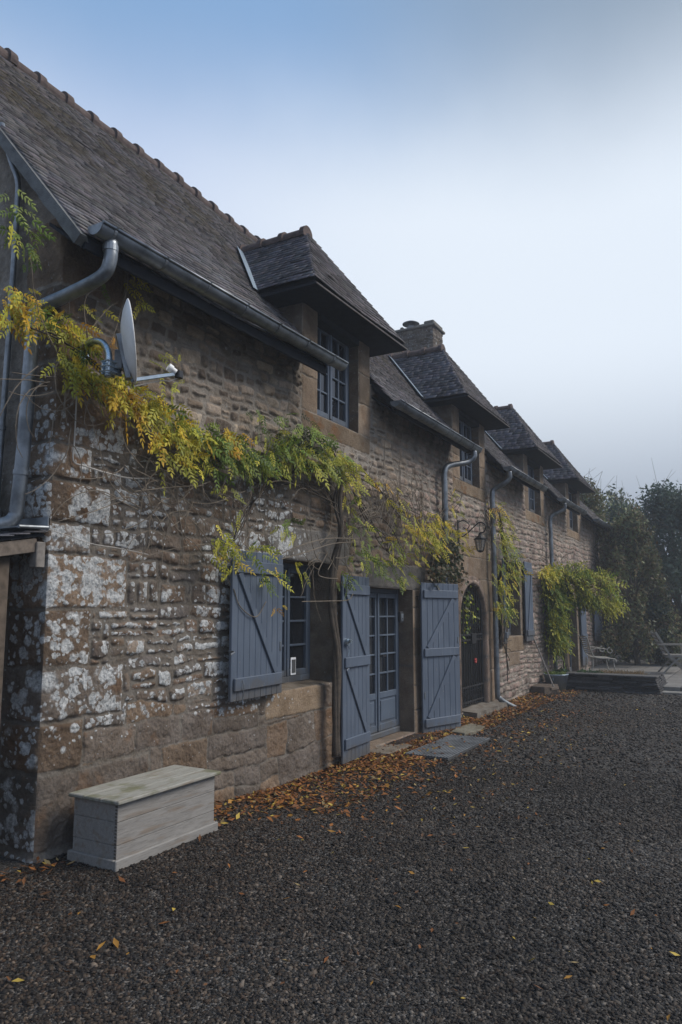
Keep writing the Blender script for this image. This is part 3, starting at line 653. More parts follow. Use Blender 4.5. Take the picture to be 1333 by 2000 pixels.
# ---- arched doorway
def arch():
    root = thing('arched_doorway', None, None, (ARC, 0, .1), parent=house)
    prof = [(0, .30), (0, .012), (.008, -.006), (.02, -.028), (.045, -.036), (.065, -.028), (.075, -.012), (.085, -.012), (.125, -.026), (.135, -.02), (.14, .06)]
    path = []
    for q in np.linspace(.1, ASP, 26): path.append((-1, 0, q))
    for a in np.linspace(math.pi, 0, 49)[1:-1]: path.append((math.cos(a), math.sin(a), None))
    for q in np.linspace(ASP, .1, 26): path.append((1, 0, q))
    V = []; C_ = []
    for i, (cx, sz, q) in enumerate(path):
        blk = (i/7.0) % 1.0; tint = np.array([.215, .165, .135])*(.85+.3*h1(math.floor(i/7.0), 2))
        if blk < .1: tint = np.array([.12, .11, .1])
        for r, y in prof:
            rr = AR0+r; jj = .003*vn(i*.9, r*30, 4)
            V.append((ARC+cx*rr, y+jj, (ASP+sz*rr) if q is None else q)); C_.append(tint)
    f = gridfaces(len(path), len(prof)); k = len(V)
    mk('arch_surround', warp(np.array(V)), f, STONE, root, np.array(C_), False, None, {'lich': np.full(k, .25), 'rust': np.full(k, .1), 'damp': np.full(k, .3)})
    s = MB(); 
    strip('threshold_stone', [[(10.3, -.22, .10), (11.75, -.22, .10), (11.75, .3, .13), (10.3, .3, .13)], [(10.3, -.22, -.1), (11.75, -.22, -.1), (11.75, -.22, .10), (10.3, -.22, .10)], [(10.3, .1, -.1), (10.3, -.22, -.1), (10.3, -.22, .1), (10.3, .1, .1)], [(11.75, -.22, -.1), (11.75, .1, -.1), (11.75, .1, .1), (11.75, -.22, .1)]], root, (.17, .155, .135), amp=.012)
    gt = MB(); y = .035
    inside = lambda x_: ASP+math.sqrt(max(0, (AR0-.012)**2-(x_-ARC)**2))
    for i in range(11):
        x_ = ARC-.50+i*.10; gt.tube([(x_, y, .16), (x_, y, inside(x_))], .009, 6)
    for q in (.2, .42, 1.12, 1.2): gt.bar((ARC-.535, y, q), (ARC+.535, y, q), .012, .028)
    gt.tube([(ARC+(AR0-.015)*math.cos(a), y, ASP+(AR0-.015)*math.sin(a)) for a in np.linspace(0, math.pi, 24)], .012, 6)
    for sx in (-1, 1): gt.bar((ARC+sx*.535, y, .14), (ARC+sx*.535, y, ASP), .02, .02)
    gt.box((ARC+.0, y-.03, 1.06), (ARC+.2, y+.03, 1.22), .004)
    for i in range(8):
        for q, sg in ((.31, 1), (1.34, -1)):
            cx = ARC-.37+i*.106; th = np.linspace(0, 2.6*math.pi, 22); rr = .045*(1-th/11)
            gt.tube(np.stack([cx+rr*np.cos(th)*.9, np.full(22, y-.008), q+sg*rr*np.sin(th)*1.5], -1), .0055, 5)
    gt.build('iron_gate', IRON, root, True)
    fl = MB(); 
    for k in range(7):
        a = k*6.28/7; fl.lathe((ARC+.12+.022*math.cos(a), y-.03, .80+.028*math.sin(a)), [(0, -.012), (.016, -.006), (.02, .002), (.012, .012), (0, .014)], 8)
    fl.build('red_ornament', plain('red_paint', (.42, .02, .015), .5, .2, 30, .1), root, True)
arch()

# ------------------------------------------------------------------ roof
class Slates:
    def __init__(s): s.V = []; s.C = []; s.M = []
    def plane(s, P0, U, V, N_, L, b0, b1, ex=.085, wd=.14, keep=None, base=(.090, .089, .100), moss=lambda u, v: 0, th=.009):
        P0, U, V, N_ = (np.array(q, float) for q in (P0, U, V, N_)); rows = int(L/ex)+1
        for r in range(rows):
            v0 = r*ex; v1 = min(v0+ex*1.25, L); lo, hi = b0(v0), b1(v0)
            if hi-lo < .03: continue
            lo1, hi1 = b0(v1), b1(v1); u = lo-wd*R.random()
            while u < hi:
                w_ = wd*R.uniform(.72, 1.3); a, b = max(u, lo), min(u+w_-.003, hi); u += w_
                if b-a < .02: continue
                if keep and not keep((a+b)/2, v0+ex/2): continue
                a1, b1_ = max(a, lo1), min(b, hi1); 
                if b1_ < a1: a1 = b1_ = (a1+b1_)/2
                j = R.uniform(-.006, .006); lf = th+R.uniform(.004, .008)+(R.random() < .01)*.008; tw = R.uniform(-.002, .002)
                q = [(a, v0+j, lf+tw), (b, v0+j+R.uniform(-.004, .004), lf-tw), (b1_, v1, .002), (a1, v1, .002)]
                top = [P0+U*x+V*y+N_*z for x, y, z in q]; bot = [P0+U*x+V*y+N_*(z-th) for x, y, z in q]
                s.V += top+bot; k = R.uniform(.5, 1.6); c = np.array(base)*k*np.array((1+R.uniform(-.06, .1), 1, 1+R.uniform(-.08, .08)))
                s.C += [c]*8; s.M += [moss((a+b)/2, v0)]*8
    def build(s, name, parent):
        n = len(s.V)//8; F = np.array([(0, 1, 2, 3), (0, 4, 5, 1), (1, 5, 6, 2), (3, 7, 4, 0)]); F = (F[None]+np.arange(n)[:, None, None]*8).reshape(-1, 4)
        v = np.array(s.V); v[:, 2] += .022*vn(v[:, 0]*.9, v[:, 1]*1.1, 8)*1.0
        return mk(name, warp(v), F, SLATE, parent, np.array(s.C), False, None, {'moss': np.array(s.M)})
roof = thing('roof', None, None, (12, 1.5, 3.9), parent=house)
SL = math.hypot(RY-EY, RZ-EZ); VS = np.array([0, (RY-EY)/SL, (RZ-EZ)/SL]); NS = np.array([0, -VS[2], VS[1]])
RX0, RX1 = 2.975, 21.15
DZ0, DZ1, DYO, DYA = 4.73, 5.87, -.30, .41
def roof_keep(u, v):
    x = RX0+u; y = EY+v*VS[1]; z = EZ+v*VS[2]
    for c, dw in zip(DORM, DW):
        if -.755 < x-c < .765 and y < .5: return False
        if z > DZ0-.05 and abs(x-c) < dw*(DZ1-z)/(DZ1-DZ0)-.10: return False
    return True
s = Slates()
s.plane((RX0, EY, EZ), (1, 0, 0), VS, NS, SL, lambda v: 0, lambda v: RX1-RX0, .068, .125, roof_keep, moss=lambda u, v: float(np.clip(.22+.7*sst(.8, 3., v)+.3*vn(u*.5, v*.7, 5), 0, 1)))
VB = np.array([0, -VS[1], VS[2]]); NB = np.array([0, VS[2], VS[1]])
s.plane((RX0, 5.2-EY, EZ), (1, 0, 0), VB, NB, SL, lambda v: 0, lambda v: RX1-RX0, .22, .4, None)
s.build('slate_covering', roof)
# deck beneath, in bays between the dormers, with dark soffit boards
dk = MB()
def deck(x0, x1, v0, v1, t=.055, back=False):
    a = np.array([x0, EY, EZ])+VS*v0-NS*.004; b = np.array([x0, EY, EZ])+VS*v1-NS*.004
    dk.prism([a, b, b-NS*t, a-NS*t], (x1-x0, 0, 0))
vd = (.5-EY)/VS[1]
edges = [RX0+.005]+[e for c in DORM for e in (c-.76, c+.77)]+[RX1-.005]
for i in range(0, len(edges), 2): deck(edges[i], edges[i+1], .01, vd)
deck(RX0+.005, RX1-.005, vd, SL)
a = np.array([RX0+.005, 5.2-EY, EZ]); b = a+VB*SL; dk.prism([a-NB*.004, b-NB*.004, b-NB*.06, a-NB*.06], (RX1-RX0-.01, 0, 0))
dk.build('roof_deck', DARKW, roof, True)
for i in range(0, len(edges), 2):
    sf = MB(); x0, x1 = edges[i]+.02, edges[i+1]-.02
    sf.box((x0, EY+.01, EZ-.085), (x1, EY+.035, EZ-.01), .004)
    sf.prism([(x0, EY+.036, EZ-.082), (x0, .03, EZ+.16), (x0, .03, EZ+.185), (x0, EY+.036, EZ-.06)], (x1-x0, 0, 0))
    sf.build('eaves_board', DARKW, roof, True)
# mortared verge on the near gable
vg = MB(); a = np.array([RX0-.030, EY-.01, EZ-.02]); n_ = 60; vv_ = []
for i in range(n_+1):
    p0 = a+VS*SL*i/n_; j0 = .007*vn(i*1.3, 0, 1)
    vv_ += [p0+NS*.005, p0-NS*(.072+j0), p0-NS*(.072+j0)+[.13, 0, 0], p0+NS*.005+[.05, 0, 0]]
vg.add(vv_, [(i*4+k, i*4+(k+1) % 4, i*4+4+(k+1) % 4, i*4+4+k) for i in range(n_) for k in range(4)]+[(3, 2, 1, 0)])
vg.build('verge', MORTAR, roof)
# ridge tiles with thick collars
rt = MB(); x = RX0-.02; k = 0
while x < RX1:
    L_ = .36; prof = lambda r: [(r*math.cos(q), r*math.sin(q)) for q in np.linspace(-.45, math.pi+.45, 13)]
    zb = RZ-.045+.022*float(vn(x*.9, RY*1.1, 8))+.008*rnd.uniform(-1, 1)
    for (xa, xb, r) in ((x, x+L_-.07, .098), (x+L_-.09, x+L_, .128)):
        n0 = [(xa, RY+py, zb+pz) for py, pz in prof(r)]; n1_ = [(xb, RY+py, zb+pz) for py, pz in prof(r*.97)]; n = len(n0)
        cl = np.array((1, 1, 1))*rnd.uniform(.7, 1.3)
        rt.add(n0+n1_, [(i, i+1, n+i+1, n+i) for i in range(n-1)]+[tuple(range(n)), tuple(range(n, 2*n))[::-1]])
    x += L_
rt.build('ridge_tiles', TILE, roof, True)

CURT = plain('curtain', (.5, .5, .5), .9, .1, 9, 0)
def dormer(c, dw, i):
    d = thing('dormer', None, None, (c, 0, 3.5), parent=house)
    sl = Slates(); z0, z1 = DZ0, DZ1; ry = lambda z: EY+(z-EZ)/TAN
    yo = DYO-.03
    for sx in (-1, 1):
        Pe = np.array([c+sx*(dw+.02), yo, z0]); L = math.hypot(dw+.02, z1-z0); V = np.array([-sx*(dw+.02), 0, z1-z0])/L; U = np.array([0, 1, 0])
        Nn = np.cross(U, V); Nn = Nn*np.sign(Nn[2])
        sl.plane(Pe, U, V, Nn, L, lambda v: (DYA-yo)*v/L, lambda v: (ry(z0)-yo)+(ry(z1)-ry(z0))*v/L+.04, .078, .14, base=(.070, .069, .082), moss=lambda u, v: .12)
    L = math.hypot(DYA-yo, z1-z0); V = np.array([0, DYA-yo, z1-z0])/L; Nn = np.array([0, -V[2], V[1]]); q = dw+.02
    sl.plane((c, yo, z0), (1, 0, 0), V, Nn, L, lambda v: -q*(1-v/L), lambda v: q*(1-v/L), .078, .14, base=(.070, .067, .076), moss=lambda u, v: .12)
    sl.build('slate_covering', d)
    # soffit, fascia and inner slopes
    m = MB(); zs = z0-.045
    m.box((c-dw-.03, yo-.02, zs-.022), (c+dw+.03, .32, zs), .003)          # wide boarded soffit
    m.box((c-dw+.01, yo+.015, zs), (c+dw-.01, yo+.04, z0-.004), .003)
    for sx in (-1, 1): a_, b_ = sorted((c+sx*(dw-.01), c+sx*(dw-.035))); m.box((a_, yo+.04, zs), (b_, .36, z0-.004), .003)
    ap = (c, DYA, z1-.03); bk = (c, ry(z1)+.03, z1-.03); e = .02
    FL, FR, BL, BR = (c-dw, yo+.02, z0-.012), (c+dw, yo+.02, z0-.012), (c-dw, ry(z0)+.05, z0-.012), (c+dw, ry(z0)+.05, z0-.012)
    m.add([FL, FR, BL, BR, ap, bk], [(0, 1, 4), (1, 3, 5, 4), (2, 0, 4, 5), (0, 2, 3, 1)])
    m.box((c-.42, -.02, zs-.10), (c+.45, .16, zs-.024), .003)
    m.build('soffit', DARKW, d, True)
    ed = MB(); ed.box((c-dw-.032, yo-.034, zs-.020), (c+dw+.032, yo-.0215, zs-.004), .002)
    ed.build('soffit_edge', plain('soffit_edge_wood', (.14, .13, .125), .8, .4, 12, .4) if i == 0 else bpy.data.materials['soffit_edge_wood'], d, True)
    # cheeks
    zt = zs-.024
    ck = [[(c-.73, 0, 3.95), (c-.73, .45, 3.95), (c-.73, .45, zt), (c-.73, 0, zt)][::-1], [(c+.74, 0, 3.95), (c+.74, .45, 3.95), (c+.74, .45, zt), (c+.74, 0, zt)]]
    for q_ in ck: strip('cheek', [q_], d, (.185, .16, .135), st=.035, amp=.008, lich=.2)
    # zinc valley flashings
    for sx in (-1, 1):
        z = MB(); p0 = np.array([c+sx*(dw+.035), ry(z0)-.02, z0+.004]); p1 = np.array([c+sx*.03, ry(z1)-.01, z1+.004]); w_ = np.array([sx*.062, 0, 0])
        a_, b_ = p0+NS*.026, p1+NS*.026
        q4 = [a_-w_*.5, b_-w_*.5, b_+w_, a_+w_]
        z.prism(q4 if sx < 0 else q4[::-1], tuple(NS*.004)); z.build('valley_flashing', ZPALE, d, True)
    # ridge cap tiles with a turned-down end
    t_ = MB(); y = DYA+.0; first = True
    while y < ry(z1)+.1:
        for ya, yb, r in ((y+.03, y+.30, .075), (y-.01, y+.05, .10)):
            zb = z1-.03; n0 = [(c+r*math.cos(q), ya, zb+r*math.sin(q)) for q in np.linspace(-.4, math.pi+.4, 11)]; n1_ = [(p[0], yb, p[2]) for p in n0]; n = 11
            t_.add(n0+n1_, [(k, n+k, n+k+1, k+1) for k in range(n-1)]+[tuple(range(n))[::-1], tuple(range(n, 2*n))])
        y += .3
    t_.build('ridge_cap', TILE if i < 1 else bpy.data.materials['clay_ridge_tile'], d, True)
    o = OPEN[4+i]; opening_reveal(o, .13, d, damp=.35); window(o, .12, d, 2, 4)
    if i < 2:
        x0 = o[0]+.07
        for xa, xb in ((x0, x0+.16), (x0+.42, x0+.52)):
            cu = MB(); n = 9; pts = [(xa+(xb-xa)*k/n, .155+.012*math.sin(k*2.1), o[1]+.08) for k in range(n+1)]; top = [(p[0], p[1], o[3]-.1) for p in pts]
            cu.add(pts+top, [(k, k+1, n+2+k, n+1+k) for k in range(n)]); cu.build('curtain', CURT, d, True)
for i, (c, dw) in enumerate(zip(DORM, DW)): dormer(c, dw, i)

# chimney
def chimney():
    ch = thing('chimney', None, None, (14.4, 2.4, 6.9), parent=house)
    x0, x1, y0, y1, z0, z1 = 14.2, 14.72, 1.97, 2.86, 6.1, 7.88
    X = np.arange(0, y1-y0+.01, .02); Z = np.arange(0, z1-z0+.01, .02)
    def face(o, U, nrm, L):
        u, z = np.meshgrid(np.linspace(0, L, int(L/.02)), Z, indexing='ij'); d, ID, _, _ = up_c.ev(u*1.3+5, z*1.35); rise = 1-np.exp(-np.maximum(d-.01, 0)/.008)
        e = np.minimum(u, L-u); h = .02*rise*(.5+h1(ID, 1))*(1-np.exp(-e/.012))+.01*fbm(u*6, z*6, 3)*(e > .001)
        P = np.array(o)+u[..., None]*np.array(U)+z[..., None]*np.array((0, 0, 1))+h[..., None]*np.array(nrm)
        pal = np.array([(.14, .125, .11), (.17, .15, .13), (.12, .105, .095)]); c = pal[np.minimum((h1(ID, 4)*3).astype(int), 2)]
        return P.reshape(-1, 3), gridfaces(*u.shape), c.reshape(-1, 3)
    V = []; F = []; C_ = []; n = 0
    for o, U, nr, L in (((x0, y1, z0), (0, -1, 0), (-1, 0, 0), y1-y0), ((x0, y0, z0), (1, 0, 0), (0, -1, 0), x1-x0), ((x1, y0, z0), (0, 1, 0), (1, 0, 0), y1-y0), ((x1, y1, z0), (-1, 0, 0), (0, 1, 0), x1-x0)):
        a, b, c = face(o, U, nr, L); V.append(a); F.append(b+n); C_.append(c); n += len(a)
    v = np.vstack(V); k = len(v)
    mk('stack', warp(v), np.vstack(F), STONE, ch, np.vstack(C_), True, None, {'lich': np.full(k, .35), 'rust': np.full(k, .1), 'damp': np.full(k, .2)})
    m = MB(); m.box((x0-.05, y0-.06, z1-.03), (x1+.05, y1+.05, z1+.03), .02)
    m.box((x0-.0, y0-.02, z1+.028), (x1, y0+.22, z1+.13), .03); m.box((x0+.02, y0+.22, z1+.028), (x1, y0+.40, z1+.08), .02); m.box((x0+.05, y1-.16, z1+.028), (x1-.2, y1-.08, z1+.12), .02)
    m.build('capping', plain('chimney_cap_stone', (.17, .16, .14), .95, .4, 14, .8, dist=.01), ch, True)
    f = MB(); cy = 2.62; f.lathe((x0+.3, cy, z1), [(.10, 0), (.10, .16), (.085, .17), (.085, .2)], 20); 
    for a in range(4): f.tube([(x0+.3+.09*math.cos(a*1.57), cy+.09*math.sin(a*1.57), z1+.16), (x0+.3+.09*math.cos(a*1.57), cy+.09*math.sin(a*1.57), z1+.27)], .008, 6)
    f.lathe((x0+.3, cy, z1+.25), [(.19, 0), (.192, .012), (.10, .06), (.0, .085)], 28); f.lathe((x0+.3, cy, z1+.25), [(0, .004), (.19, 0)], 28)
    f.build('flue_cowl', ZINC, ch, True)
chimney()

# ---- gutters and downpipes
def gutter(x0, x1, z, y=-.385, r=.066):
    m = MB(); th = np.linspace(math.pi, 2*math.pi, 13); n = 13
    sect = [(y+r*math.cos(q), z+r*math.sin(q)) for q in th]+[(y+(r-.005)*math.cos(q), z+(r-.005)*math.sin(q)) for q in th[::-1]]
    m.prism([(x0, a, b) for a, b in sect][::-1], (x1-x0, 0, 0))
    m.tube([(x0, y-r-.004, z+.002), (x1, y-r-.004, z+.002)], .010, 8)
    for xx in (x0, x1):      # closed ends
        m.prism([(xx-.003, y+r*math.cos(q), z+r*math.sin(q)) for q in th], (.006, 0, 0))
    g_ = m.build('gutter', ZINC, house, True, True); 
    for p in g_.data.polygons: p.use_smooth = len(p.vertices) == 4
    k = x0+.10
    while k < x1:
        b = MB()
        s2 = [(k, y+(r+.005)*math.cos(q), z+(r+.005)*math.sin(q)) for q in th]+[(k, y+(r+.0005)*math.cos(q), z+(r+.0005)*math.sin(q)) for q in th[::-1]]
        b.prism(s2[::-1], (.022, 0, 0)); b.tube([(k+.011, y-r-.004, z+.002), (k+.011, y-r-.012, z+.014)], .012, 6); k += .46; b.build('gutter_bracket', ZINC, g_, True)
gutter(3.02, 6.14, 3.985); gutter(7.36, 10.12, 3.93); gutter(11.5, 13.8, 3.93); gutter(15.05, 17.35, 3.93); gutter(18.6, 21.1, 3.93)
def downpipe(pts, r=.042, bands=(), par=house, mat=ZINC, wp=True, nn=6):
    m = MB(); m.tube(bez(pts, nn), r, 16); o = m.build('downpipe', mat, par, wp, True)
    for p in o.data.polygons: p.use_smooth = len(p.vertices) == 4
    if bands:
        for a, bb in bands: b = MB(); b.tube([a, bb], r+.006, 16); b.build('pipe_collar', mat, o, wp)
    return o
downpipe([(3.15, -.385, 3.93), (3.15, -.385, 3.80), (3.135, -.33, 3.70), (3.08, -.09, 3.61), (3.02, .09, 3.54), (2.995, .125, 3.46), (2.99, .13, 3.2), (2.99, .15, 2.6), (2.99, .18, 2.24), (2.98, .19, 2.16), (2.93, .22, 2.115), (2.80, .30, 2.10)], .044,
         [((2.99, .158, 2.46), (2.99, .16, 2.43)), ((2.99, .127, 3.38), (2.99, .128, 3.35)), ((3.15, -.385, 3.9), (3.15, -.385, 3.86))])
downpipe([(3.0, .60, 5.0), (3.03, .52, 4.72), (3.05, .455, 4.55), (3.055, .45, 4.35), (3.055, .455, 3.6), (3.055, .47, 2.8), (3.05, .48, 2.1)], .020, [((3.055, .457, 3.5), (3.055, .457, 3.47)), ((3.055, .47, 2.8), (3.055, .47, 2.77))])
downpipe([(9.95, -.385, 3.87), (9.95, -.38, 3.78), (9.88, -.30, 3.70), (9.62, -.14, 3.62), (9.53, -.10, 3.52), (9.52, -.10, 3.2), (9.52, -.10, 1.9), (9.52, -.1, .1)], .042, [((9.52, -.1, 3.0), (9.52, -.1, 2.97))])
downpipe([(11.62, -.385, 3.87), (11.64, -.38, 3.76), (11.63, -.30, 3.68), (11.62, -.15, 3.60), (11.60, -.10, 3.5), (11.6, -.10, 3.1), (11.6, -.10, 1.5), (11.6, -.10, .28), (11.62, -.12, .17), (11.72, -.2, .08), (11.86, -.30, .0)], .042, [((11.6, -.1, .66), (11.6, -.1, .62)), ((11.6, -.1, 3.3), (11.6, -.1, 3.27)), ((11.6, -.1, 2.2), (11.6, -.1, 2.17))])
downpipe([(15.4, -.385, 3.87), (15.42, -.38, 3.76), (15.40, -.30, 3.70), (15.36, -.15, 3.62), (15.34, -.10, 3.5), (15.34, -.1, 3.1), (15.34, -.1, 2.), (15.34, -.1, .2)], .042, [((15.34, -.1, 2.9), (15.34, -.1, 2.87))])

# ------------------------------------------------------------------ lean-to on the gable
def lean_to():
    r = thing('lean_to', 'low timber lean-to with slate roof and zinc edge against the near gable', 'shed', (2.6, 1.0, 0))
    zt, zl, x1, x0, y0, y1 = 2.065, 1.80, 3.06, 1.5, -.03, 3.2
    sl = Slates(); L = math.hypot(x1-x0, zt-zl); V = np.array([x1-x0, 0, zt-zl])/L
    sl.plane((x0, y1, zl), (0, -1, 0), V, (-V[2], 0, V[0]), L, lambda v: 0, lambda v: y1-y0, .11, .2, base=(.05, .052, .058)); sl.build('slate_covering', r)
    m = MB(); m.prism([(x0, y0+.03, zl-.008), (x1, y0+.03, zt-.008), (x1, y0+.03, zt-.028), (x0, y0+.03, zl-.028)][::-1], (0, y1-y0-.04, 0)); m.build('roof_deck', DARKW, r)
    GB = plain('grey_brown_timber', (.19, .155, .125), .85, .5, 22, .6)
    for yy, dz in ((.03, -.09), (1.2, -.07), (2.5, -.07)): t_ = MB(); t_.bar((x0, yy, zl+dz), (3.02, yy, zt+dz+.005), .05, .085, .004); t_.build('rafter', GB, r)
    b = MB(); b.box((3.005, -.01, 1.84), (3.07, .06, 2.0), .005); b.build('wall_post', GREYW, r)
    for xx, zz_ in ((2.80, 1.90), (1.6, 1.75)): p = MB(); p.box((xx, .08, -.05), (xx+.09, .17, zz_), .006); p.build('corner_post', TIMBER, r)
    w_ = MB()
    for k in range(14): w_.box((1.55, .35+k*.2, -.05), (1.58, .545+k*.2, 1.70), .003)
    w_.build('board_wall', TIMBER, r)
    f = MB(); f.box((2.86, -.02, 2.075), (3.075, .25, 2.083), .001); f.box((3.068, -.02, 2.07), (3.074, .5, 2.16), .001); f.tube([(2.86, -.02, 2.08), (3.07, -.02, 2.092)], .012, 8); f.build('zinc_flashing', ZINC, r)
    q = MB(); q.box((2.86, .42, 2.09), (3.06, .5, 2.24), .01); q.build('upstand_block', MORTAR, r)
lean_to()

# ------------------------------------------------------------------ satellite dish
def dish():
    r = thing('satellite_dish', 'white satellite dish on a curved steel arm near the corner of the house', 'satellite dish', tuple(Wp(165, 690, 0)))
    P = lambda px, py, y: Wp(px, py, y)
    a = MB(); a.tube(bez([P(166, 692, -.03), P(168, 678, -.12), P(182, 667, -.24), P(200, 669, -.33), P(211, 686, -.39), P(213, 706, -.41), P(211, 736, -.41)], 7), .022, 14); a.build('mast', CHROME, r, False, True)
    b = MB(); b.box(P(160, 703, 0)+np.array([-.04, -.03, 0]), P(160, 703, 0)+np.array([.05, .0, .10]), .004); b.build('wall_plate', CHROME, r)
    c = P(257, 668, -.50); az = math.radians(-42); el = math.radians(8)
    n = Vector((math.cos(az)*math.cos(el), math.sin(az)*math.cos(el), math.sin(el))); q = n.to_track_quat('Z', 'Y').to_matrix()
    m = MB(); prof = [(0, -.055), (.06, -.053), (.12, -.045), (.18, -.030), (.235, -.008), (.262, .004), (.268, .001), (.262, -.006), (.20, -.034), (.12, -.054), (0, -.064)]
    m.lathe(c, prof, 48, q); o = m.build('reflector', WHITE, r, False, True)
    back = Vector(c)-n*.06; down = (q @ Vector((0, 0, 1))); up_ = Vector((0, 0, 1)); side = n.cross(up_).normalized(); dn = side.cross(n).normalized()*(-1)
    if dn.z > 0: dn = -dn
    s = MB(); s.prism([tuple(back+side*.05-dn*.04), tuple(back-side*.05-dn*.04), tuple(back-side*.035+dn*.24+n*.03), tuple(back+side*.035+dn*.24+n*.03)], tuple(-n*.03))
    j = Vector(P(232, 720, -.43)); 
    s.bar(back+dn*.05-n*.02, j, .05, .09, .005); s.build('support_plate', ZINC, r)
    k = MB(); pc = Vector(P(213, 718, -.415))
    for dz in (-.032, .0, .032): k.tube([pc+Vector((-.04, .03, dz)), pc+Vector((-.04, -.03, dz)), pc+Vector((.03, -.045, dz)), pc+Vector((.08, -.03, dz))], .006, 6)
    k.box(pc+Vector((-.03, -.035, -.045)), pc+Vector((.075, -.022, .045)), .006); k.box(pc+Vector((-.03, .022, -.045)), pc+Vector((.075, .034, .045)), .006); k.build('clamp', CHROME, r)
    lnb = Vector(P(341, 731, -.62)); st = back+dn*.25+n*.03
    ar = MB(); ar.bar(st, lnb, .020, .024, .003); ar.build('feed_arm', ZPALE, r)
    hd = MB(); dirn = (Vector(c)+n*.0-lnb).normalized(); e = lnb+Vector((.0, 0, .02)); hd.tube([e+dirn*.05, e+dirn*.02], .026, 16); hd.tube([e+dirn*.02, e-dirn*.01], .020, 16); hd.build('feed_horn', WHITE, r, False, False)
    h2 = MB(); h2.box(e-dirn*.035+Vector((-.02, -.02, -.028)), e-dirn*.035+Vector((.025, .022, .026)), .006); h2.build('receiver_block', BLACKP, r)
    cb = MB(); cb.tube(bez([e-dirn*.03+Vector((0, 0, -.025)), e+Vector((-.02, .02, -.07)), lnb+Vector((-.07, .05, -.055)), st+Vector((.03, 0, -.03))], 6), .0035, 6); cb.build('lead', CABLE, r)
dish()
cb = MB(); cb.tube(bez([Wp(152, 740, -.03), Wp(149, 800, -.03), Wp(146, 860, -.03), Wp(144, 900, -.035), Wp(165, 910, -.04), Wp(210, 924, -.05), Wp(255, 934, -.04), Wp(300, 934, -.05)], 6), .0055, 6)
tag(cb.build('aerial_cable', CABLE), 'thin white cable hanging down the wall below the satellite dish', 'cable')
cb = MB(); cb.tube(bez([Wp(96, 1034, -.03), Wp(130, 1045, -.035), Wp(180, 1062, -.04), Wp(240, 1072, -.04), Wp(290, 1083, -.04)], 6), .003, 6)
tag(cb.build('wire', CABLE), 'thin wire slanting across the lichened wall from the lean-to', 'wire')

# ------------------------------------------------------------------ chest by the wall
def chest():
    # front face plane y=-.53, from the measured corners
    x0, x1, y0, y1 = 3.26, 4.14, -.52, -.15; zb = .075; H = .375
    r = thing('storage_chest', 'weathered whitewashed wooden chest standing on the gravel against the wall', 'chest', ((x0+x1)/2, (y0+y1)/2, zb))
    def wood(name, col, green=0.):
        m = MT(name); mp = m.n('ShaderNodeMapping'); mp.inputs['Scale'].default_value = (1.2, 9, 9); m.l(m.tc.outputs['Object'], mp.inputs[0])
        g_ = m.noise(5, 5, .65, mp.outputs[0], .6); s_ = m.noise(2.5, 4, .6, mp.outputs[0])
        mp2 = m.n('ShaderNodeMapping'); mp2.inputs['Scale'].default_value = (4, 60, 60); m.l(m.tc.outputs['Object'], mp2.inputs[0]); fg = m.noise(3, 3, .6, mp2.outputs[0])
        c = m.mix(m.ramp(g_, .3, .7), col, tuple(q*.78 for q in col)); c = m.mix(m.ramp(s_, .52, .70, 0, .7), c, (.20, .155, .115)); c = m.mix(m.ramp(fg, .52, .66, 0, .55), c, tuple(q*.5 for q in col))
        if green: c = m.mix(m.ramp(m.noise(4, 4, .6), .46, .62, 0, green), c, (.12, .12, .06))
        return m.fin(c, .82, m.bump(fg, .5, .003, m.bump(g_, .4, .004)), spec=.25)
    WD = wood('whitewashed_board', (.26, .25, .235)); WL = wood('mossy_lid_board', (.31, .305, .27), .8)
    b = MB(); t_ = .02; hb = [0, .14, .27, H-.0]
    for k in range(3):
        za, zc = zb+hb[k]+.0012, zb+hb[k+1]-.0012
        b.box((x0, y0, za), (x1, y0+t_, zc), .002); b.box((x0, y1-t_, za), (x1, y1, zc), .002)
        b.box((x0+.0015, y0+t_, za), (x0+t_, y1-t_, zc), .002); b.box((x1-t_, y0+t_, za), (x1-.0015, y1-t_, zc), .002)
    b.build('body', WD, r)
    dt = MB()                                             # dovetail ends showing at the corners
    for xx in (x0, x1):
        for k in range(17): z_ = zb+.05+k*.019; s_ = -1 if xx == x0 else 1; xa, xb = sorted((xx, xx+s_*.0025)); dt.box((xa, y0+.001, z_), (xb, y0+t_*.95, z_+.010), .0005)
    dt.build('dovetails', plain('dovetail_wood', (.10, .085, .07), .9, .3, 30, .2), r)
    p = MB(); ph = .065; po = .022
    for lo, hi in (((x0-po, y0-po, zb-.03), (x1+po, y0-.0005, zb+ph)), ((x0-po, y1+.0005, zb-.03), (x1+po, y1+po, zb+ph)), ((x0-po, y0, zb-.03), (x0-.0005, y1, zb+ph)), ((x1+.0005, y0, zb-.03), (x1+po, y1, zb+ph))): p.box(lo, hi, .007)
    p.build('plinth', WD, r)
    l = MB(); lz = zb+H+.002; dy = (y1-y0+.06)/3
    for k in range(3): l.box((x0-.03, y0-.035+k*dy, lz), (x1+.03, y0-.035+(k+1)*dy-.0012, lz+.022), .006)
    l.build('lid', WL, r)
chest()

